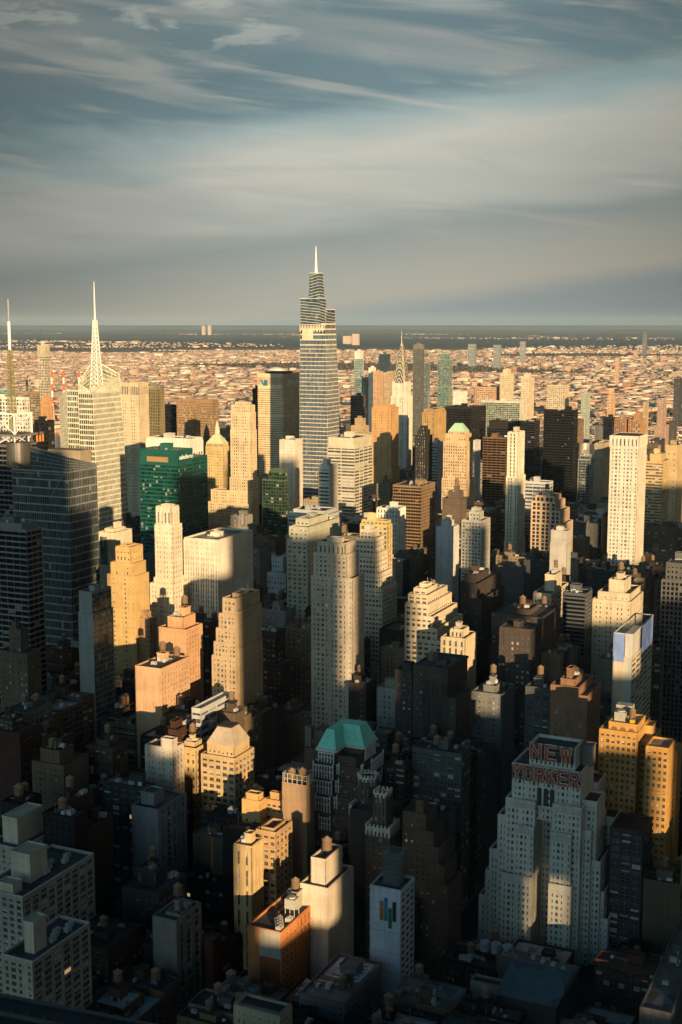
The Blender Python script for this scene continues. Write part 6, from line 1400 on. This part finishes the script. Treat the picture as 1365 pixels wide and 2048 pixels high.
# =================================================================== the low city beyond the river
def sprawl():
    g = np.random.default_rng(3); n = 110000
    y = g.uniform(689, 905, n); y = 689 + (y - 689) * (0.35 + .65 * g.random(n) ** .6)
    D = H / np.tan(np.arctan((y - 1024) / FPX) + PITCH) ; D *= g.uniform(.97, 1.03, n)
    x = g.uniform(-30, 1395, n); X = (x - 682.5) / FPX * D * 1.0
    E = X * eE.x + D * eE.y; ok = (E > RIVER1 + 15) & (D < 15500); X, D = X[ok], D[ok]; n = len(X)
    nf = 5200; Df = 15500 + 22000 * g.random(nf) ** 1.6; Xf = g.uniform(-.27, .27, nf) * Df; cl = np.sin(Xf / 2500 + 2 * np.sin(Df / 4100)) + np.sin(Df / 2300 + Xf / 5200); kf = cl > .2; X = np.concatenate([X, Xf[kf]]); D = np.concatenate([D, Df[kf]]); n = len(X)
    # districts with their own street direction, houses lined up along the streets
    di = (np.floor(X / 1400 + 3.3 * np.sin(D / 2100)).astype(int) * 7 + np.floor(D / 1700).astype(int) * 13) % 5
    ang = np.array([.1, .55, 1.0, -.35, .8])[di]; ca, sa = np.cos(ang), np.sin(ang)
    u = X * ca + D * sa; v = -X * sa + D * ca
    row = np.round(v / 62.0); v = row * 62 + np.where(g.random(n) < .5, -15, 15) + g.normal(0, 1.5, n)
    X = u * ca - v * sa; D = u * sa + v * ca
    park = np.sin(X / 900 + 1.7 * np.sin(D / 1300)) + np.sin(D / 700 + X / 1900)
    keep_ = (park < 1.25) & (D > 2500); X, D, ca, sa = X[keep_], D[keep_], ca[keep_], sa[keep_]; n = len(X)
    big = g.random(n) < .03
    w = np.where(big, g.uniform(24, 70, n), g.uniform(7, 16, n)); d = np.where(big, g.uniform(16, 45, n), g.uniform(8, 14, n)); h = np.where(big, g.uniform(10, 22, n), g.uniform(6, 11, n))
    w *= 1 + D / 22000; d *= 1 + D / 16000
    gable = (~big) & (g.random(n) < .4)
    sgn = np.array([(-1, -1), (1, -1), (1, 1), (-1, 1)])
    V = np.zeros((n, 10, 3), np.float32)
    for k in range(4):
        lx, ly = sgn[k, 0] * w / 2, sgn[k, 1] * d / 2
        px, py = X + lx * ca - ly * sa, D + lx * sa + ly * ca
        V[:, k, 0] = px; V[:, k, 1] = py; V[:, k + 4, 0] = px; V[:, k + 4, 1] = py; V[:, k + 4, 2] = h
    for k, s in ((8, -1), (9, 1)):
        lx = s * w / 2; V[:, k, 0] = X + lx * ca; V[:, k, 1] = D + lx * sa; V[:, k, 2] = np.where(gable, h + 3, h + .01)
    F = [(0, 1, 5, 4), (2, 3, 7, 6), (1, 2, 6, 9), (1, 9, 5, 5), (3, 0, 4, 8), (3, 8, 7, 7), (4, 5, 9, 8), (6, 7, 8, 9)]
    F = [(0, 1, 5, 4), (1, 2, 6, 5), (2, 3, 7, 6), (3, 0, 4, 7), (4, 5, 9, 8), (6, 7, 8, 9), (5, 6, 9), (7, 4, 8)]
    loops = []; starts = []; tot = []; pos = 0
    flat = np.concatenate([np.array(f) for f in F]); fl = np.array([len(f) for f in F])
    L = (np.arange(n)[:, None] * 10 + flat[None, :]).astype(np.int32).ravel()
    T = np.tile(fl, n).astype(np.int32); S_ = np.concatenate([[0], np.cumsum(T)[:-1]]).astype(np.int32)
    me = bpy.data.meshes.new('low_houses'); me.vertices.add(n * 10); me.vertices.foreach_set('co', V.ravel()); me.loops.add(len(L)); me.loops.foreach_set('vertex_index', L)
    me.polygons.add(len(T)); me.polygons.foreach_set('loop_start', S_); me.polygons.foreach_set('loop_total', T); me.update(calc_edges=True)
    pal = np.array([(.52, .32, .22), (.55, .38, .28), (.42, .24, .16), (.62, .50, .38), (.36, .28, .21), (.70, .60, .48), (.30, .18, .12), (.50, .40, .31)])
    c = pal[g.integers(0, len(pal), n)] * g.uniform(.7, 1.2, n)[:, None]
    roofc = np.array([(.20, .17, .15), (.36, .30, .25), (.60, .54, .46), (.28, .19, .14)])[g.integers(0, 4, n)]
    fc = np.zeros((n, 8, 4), np.float32); fc[..., 3] = 1; fc[:, :4, :3] = c[:, None]; fc[:, 6:, :3] = c[:, None]; fc[:, 4:6, :3] = roofc[:, None]
    at_ = me.attributes.new('paint', 'FLOAT_COLOR', 'FACE'); at_.data.foreach_set('color', fc.ravel())
    m, t, b = mat('house_walls'); a = t.new('ShaderNodeAttribute', attribute_name='paint'); t.link(a.outputs[0], b.inputs['Base Color']); b.inputs['Roughness'].default_value = .9
    me.materials.append(m); o = bpy.data.objects.new('low_houses', me); COL.objects.link(o); o['kind'] = 'stuff'; o['label'] = 'sunlit low houses spreading to the horizon beyond the river'; o['category'] = 'houses'
    # bare winter trees between them
    nt = 13000; y = g.uniform(676, 900, nt); y = 676 + (y - 676) * (.3 + .7 * g.random(nt) ** .7)
    D = H / np.tan(np.arctan((y - 1024) / FPX) + PITCH); X = (g.uniform(-30, 1395, nt) - 682.5) / FPX * D
    park = np.sin(X / 900 + 1.7 * np.sin(D / 1300)) + np.sin(D / 700 + X / 1900)
    E = X * eE.x + D * eE.y; ok = (E > RIVER1 + 15) & (D < 13500) & ((park > .70) | (g.random(nt) < .12)); X, D = X[ok], D[ok]; nt = len(X)
    ph = (1 + 5 ** .5) / 2; ico = np.array([(-1, ph, 0), (1, ph, 0), (-1, -ph, 0), (1, -ph, 0), (0, -1, ph), (0, 1, ph), (0, -1, -ph), (0, 1, -ph), (ph, 0, -1), (ph, 0, 1), (-ph, 0, -1), (-ph, 0, 1)]) / 1.9
    fi = np.array([(0, 11, 5), (0, 5, 1), (0, 1, 7), (0, 7, 10), (0, 10, 11), (1, 5, 9), (5, 11, 4), (11, 10, 2), (10, 7, 6), (7, 1, 8), (3, 9, 4), (3, 4, 2), (3, 2, 6), (3, 6, 8), (3, 8, 9), (4, 9, 5), (2, 4, 11), (6, 2, 10), (8, 6, 7), (9, 8, 1)])
    s = g.uniform(4.5, 8.5, nt) * (1 + D / 26000)
    V = ico[None] * (s[:, None, None] * g.uniform(.75, 1.25, (nt, 12, 1))) * np.array([1.2, 1.2, .8]); V[..., 0] += X[:, None]; V[..., 1] += D[:, None]; V[..., 2] += s[:, None] * .7
    me = bpy.data.meshes.new('bare_trees'); me.vertices.add(nt * 12); me.vertices.foreach_set('co', V.astype(np.float32).ravel()); L = (np.arange(nt)[:, None] * 12 + fi.ravel()[None]).astype(np.int32).ravel()
    me.loops.add(len(L)); me.loops.foreach_set('vertex_index', L); k = nt * 20; me.polygons.add(k); me.polygons.foreach_set('loop_start', (np.arange(k) * 3).astype(np.int32)); me.polygons.foreach_set('loop_total', np.full(k, 3, np.int32)); me.update(calc_edges=True)
    me.materials.append(plain('bare_branches', (.075, .06, .042), .95)); o = bpy.data.objects.new('bare_trees', me); COL.objects.link(o); o['kind'] = 'stuff'; o['label'] = 'brown bare trees in dark bands among the far houses'; o['category'] = 'trees'
sprawl()
# single larger buildings one can pick out in the sprawl
def distant():
    rng = random.Random(8); protos = []
    for k in range(7):
        B = MB(); w, d, h = rng.uniform(24, 60), rng.uniform(14, 26), rng.uniform(16, 40)
        st = style(S('mas', bay=6, fl=5)); G = MB(); poly = rect(-w / 2, -d / 2, w / 2, d / 2)
        for i in range(4): facade(B, G, poly[i], poly[(i + 1) % 4], 0, h, st, k)
        Rf = MB(); Rf.poly([(p.x, p.y, h) for p in poly]); Rf.box(-3, -3, h, 3, 3, h + 4)
        ms = []
        for nm, mb, mm in (('wall', B, M_WALL), ('glazing', G, M_WIN), ('roof', Rf, M_ROOF)):
            me = mb.mesh(nm); me.materials.append(mm); ms.append(me)
        protos.append(ms)
    cols = [(.45, .28, .18), (.52, .42, .30), (.36, .20, .13), (.60, .54, .44), (.30, .24, .19), (.48, .33, .22)]
    n = 0
    while n < 230:
        y = rng.uniform(705, 850); D = H / math.tan(math.atan((y - 1024) / FPX) + PITCH); x = rng.uniform(0, 1365); X = (x - 682.5) / FPX * D
        if X * eE.x + D * eE.y < RIVER1 + 60: continue
        o = empty('distant_block', (X, D, 0), rng.choice((.1, .55, 1.0, -.35, .8, ROT))); tag(o, 'sunlit mid rise block standing above the low houses beyond the river', 'apartment block', 'mid rise blocks beyond the river')
        c = rng.choice(cols); s = rng.uniform(.5, .9) * (1 + D / 16000); o.scale = (s, s, s * rng.uniform(.6, 1.2))
        for nm, me, cc in zip(('wall', 'glazing', 'roof'), rng.choice(protos), (c, (.05, .06, .07), (.2, .18, .16))): mk(nm, None, None, cc, o, me)
        n += 1
    def far_block(x, y, D, w, label, h0=None, col=(.55, .42, .32)):
        P = at(x, y, D); o = empty('distant_tower', (P.x, P.y, 0)); tag(o, label, 'apartment tower'); s = w / FPX * D
        B = Bld(o, col); B.tier(rect(0, 0, s * .7, s), 0, P.z, S('mas', bay=s / 4, fl=max(6, P.z / 12)), par=0); B.finish()
    far_block(409, 652, 32000, 6, 'left one of two pale blocks on the horizon, left of the supertall'); far_block(421, 651, 32000, 6, 'right one of two pale blocks on the horizon, left of the supertall')
    far_block(716, 668, 19000, 12, 'pink slab low on the far plain just right of the supertall'); far_block(700, 672, 20000, 15, 'wide pale block left of the pink slab on the far plain')
    far_block(1294, 664, 13000, 8, 'dark lone tower on the far plain at right', None, (.10, .12, .13)); far_block(1000, 690, 9500, 13, 'grey slab in the blue distance above the twin cream slabs', None, (.2, .22, .22)); far_block(950, 688, 9800, 14, 'grey blue block in the distance right of the lone green tower', None, (.2, .22, .22)); far_block(1050, 683, 10500, 10, 'pale blue tower in the distance above the right cream slab', None, (.22, .24, .25))
    far_block(1238, 716, 7000, 7, 'narrow pink tower among the far houses at right', None, (.45, .28, .2))
    P = at(552, 696, 8800); o = empty('stadium', (P.x, P.y, 0)); tag(o, 'white low domed arena far out among the houses left of the supertall', 'arena'); b = MB()
    R0 = 58
    for k in range(6): a0, a1 = math.pi / 2 * k / 6, math.pi / 2 * (k + 1) / 6; b.cyl((0, 0), R0 * math.cos(a0), max(.1, R0 * math.cos(a1)), 12 + 26 * math.sin(a0), 12 + 26 * math.sin(a1), 32, k == 5)
    mk('dome', b, M_WALL, (.62, .58, .52), o); c = MB(); c.cyl((0, 0), R0 * 1.05, R0 * 1.02, 0, 12, 32); mk('wall', c, M_WALL, (.5, .45, .4), o)
distant()
# =================================================================== low hills at the horizon
def hills():
    g = MB(); rng = random.Random(4); n = 60
    for (D, hh) in ((30000, 60), (42000, 110)):
        pr = None
        for i in range(n + 1):
            x = -D * .4 + D * .8 * i / n; z = hh * (.45 + .55 * math.sin(i * .7 + D) * math.sin(i * .23 + 1)) + rng.uniform(0, 12); cur = [(x, D - 3000, 0), (x, D, max(5, z)), (x, D + 4000, 0)]
            if pr: g.poly([pr[0], cur[0], cur[1], pr[1]]); g.poly([pr[1], cur[1], cur[2], pr[2]])
            pr = cur
    struct('hills', g, plain('hill_woods', (.03, .035, .032), .95))
hills()
# =================================================================== the air
def haze():
    b = MB(); b.box(-30000, -3600, -1, 30000, 60000, 520); o = mk('haze', b, None) if False else None
    me = b.mesh('haze'); m = bpy.data.materials.new('haze'); m.use_nodes = True; t = NT(m.node_tree); t.n.clear()
    out = t.new('ShaderNodeOutputMaterial'); v = t.new('ShaderNodeVolumePrincipled'); v.inputs['Density'].default_value = HAZE; v.inputs['Color'].default_value = (*HAZECOL, 1); v.inputs['Anisotropy'].default_value = -.12
    t.link(v.outputs[0], out.inputs['Volume']); me.materials.append(m); o = bpy.data.objects.new('haze', me); COL.objects.link(o); o['kind'] = 'stuff'
HAZE = 1.2e-5; HAZECOL = (.44, .60, .76)
haze()
# =================================================================== unseen towers added behind the camera, their tops shaped to shade the city
OCC = [(-260, 92, 0, 385), (92, 112, 0, 336), (112, 125, 0, 188), (125, 138, 0, 172), (138, 183, 0, 119), (183, 212, 0, 278), (212, 258, 0, 366), (258, 268, 0, 205), (325, 360, 0, 190), (360, 373, 0, 128), (373, 397, 0, 385),
       (397, 426, 0, 215), (426, 447, 0, 308), (447, 530, 0, 230), (530, 600, 0, 243), (600, 626, 0, 346), (626, 700, 0, 255), (700, 980, 0, 335)]
def occluders():
    k = Vector((-SUN.x, -SUN.y, 0)).normalized(); side = Vector((k.y, -k.x, 0)); t = -260.0; up = -t * math.tan(SUN_EL)    # light runs along k; side points to its right
    def tower(u0, u1, parts):
        c = k * t + side * ((u0 + u1) / 2); root = empty('shadow_tower', (c.x, c.y, 0), math.atan2(side.y, side.x))
        tag(root, 'unseen added tower behind the viewpoint, shaped to shade the city', 'skyscraper', 'added shadow towers behind the viewpoint')
        B = Bld(root, (.2, .21, .22), M_CUR, (.06, .08, .09))
        for (a0, a1, z0, z1) in parts: B.tier(rect(a0 - (u0 + u1) / 2, -22, a1 - (u0 + u1) / 2, 22), z0, z1 + up, S('curh', bay=9, fl=9), par=0)
        B.finish()
    for (u0, u1, z0, z1) in OCC: tower(u0, u1, [(u0 + .2, u1 - .2, .2, z1)])
    tower(268, 325, [(268, 286, .2, 305), (303, 324.8, .2, 305), (286, 303, 134 + up, 305), (286, 303, .2, 98)] + [(286.4 + 3.3 * i, 287.9 + 3.3 * i, 98 + up, 134) for i in range(5)])     # made-up tower: its opening lets sun onto the hotel, its fins dim it
occluders()
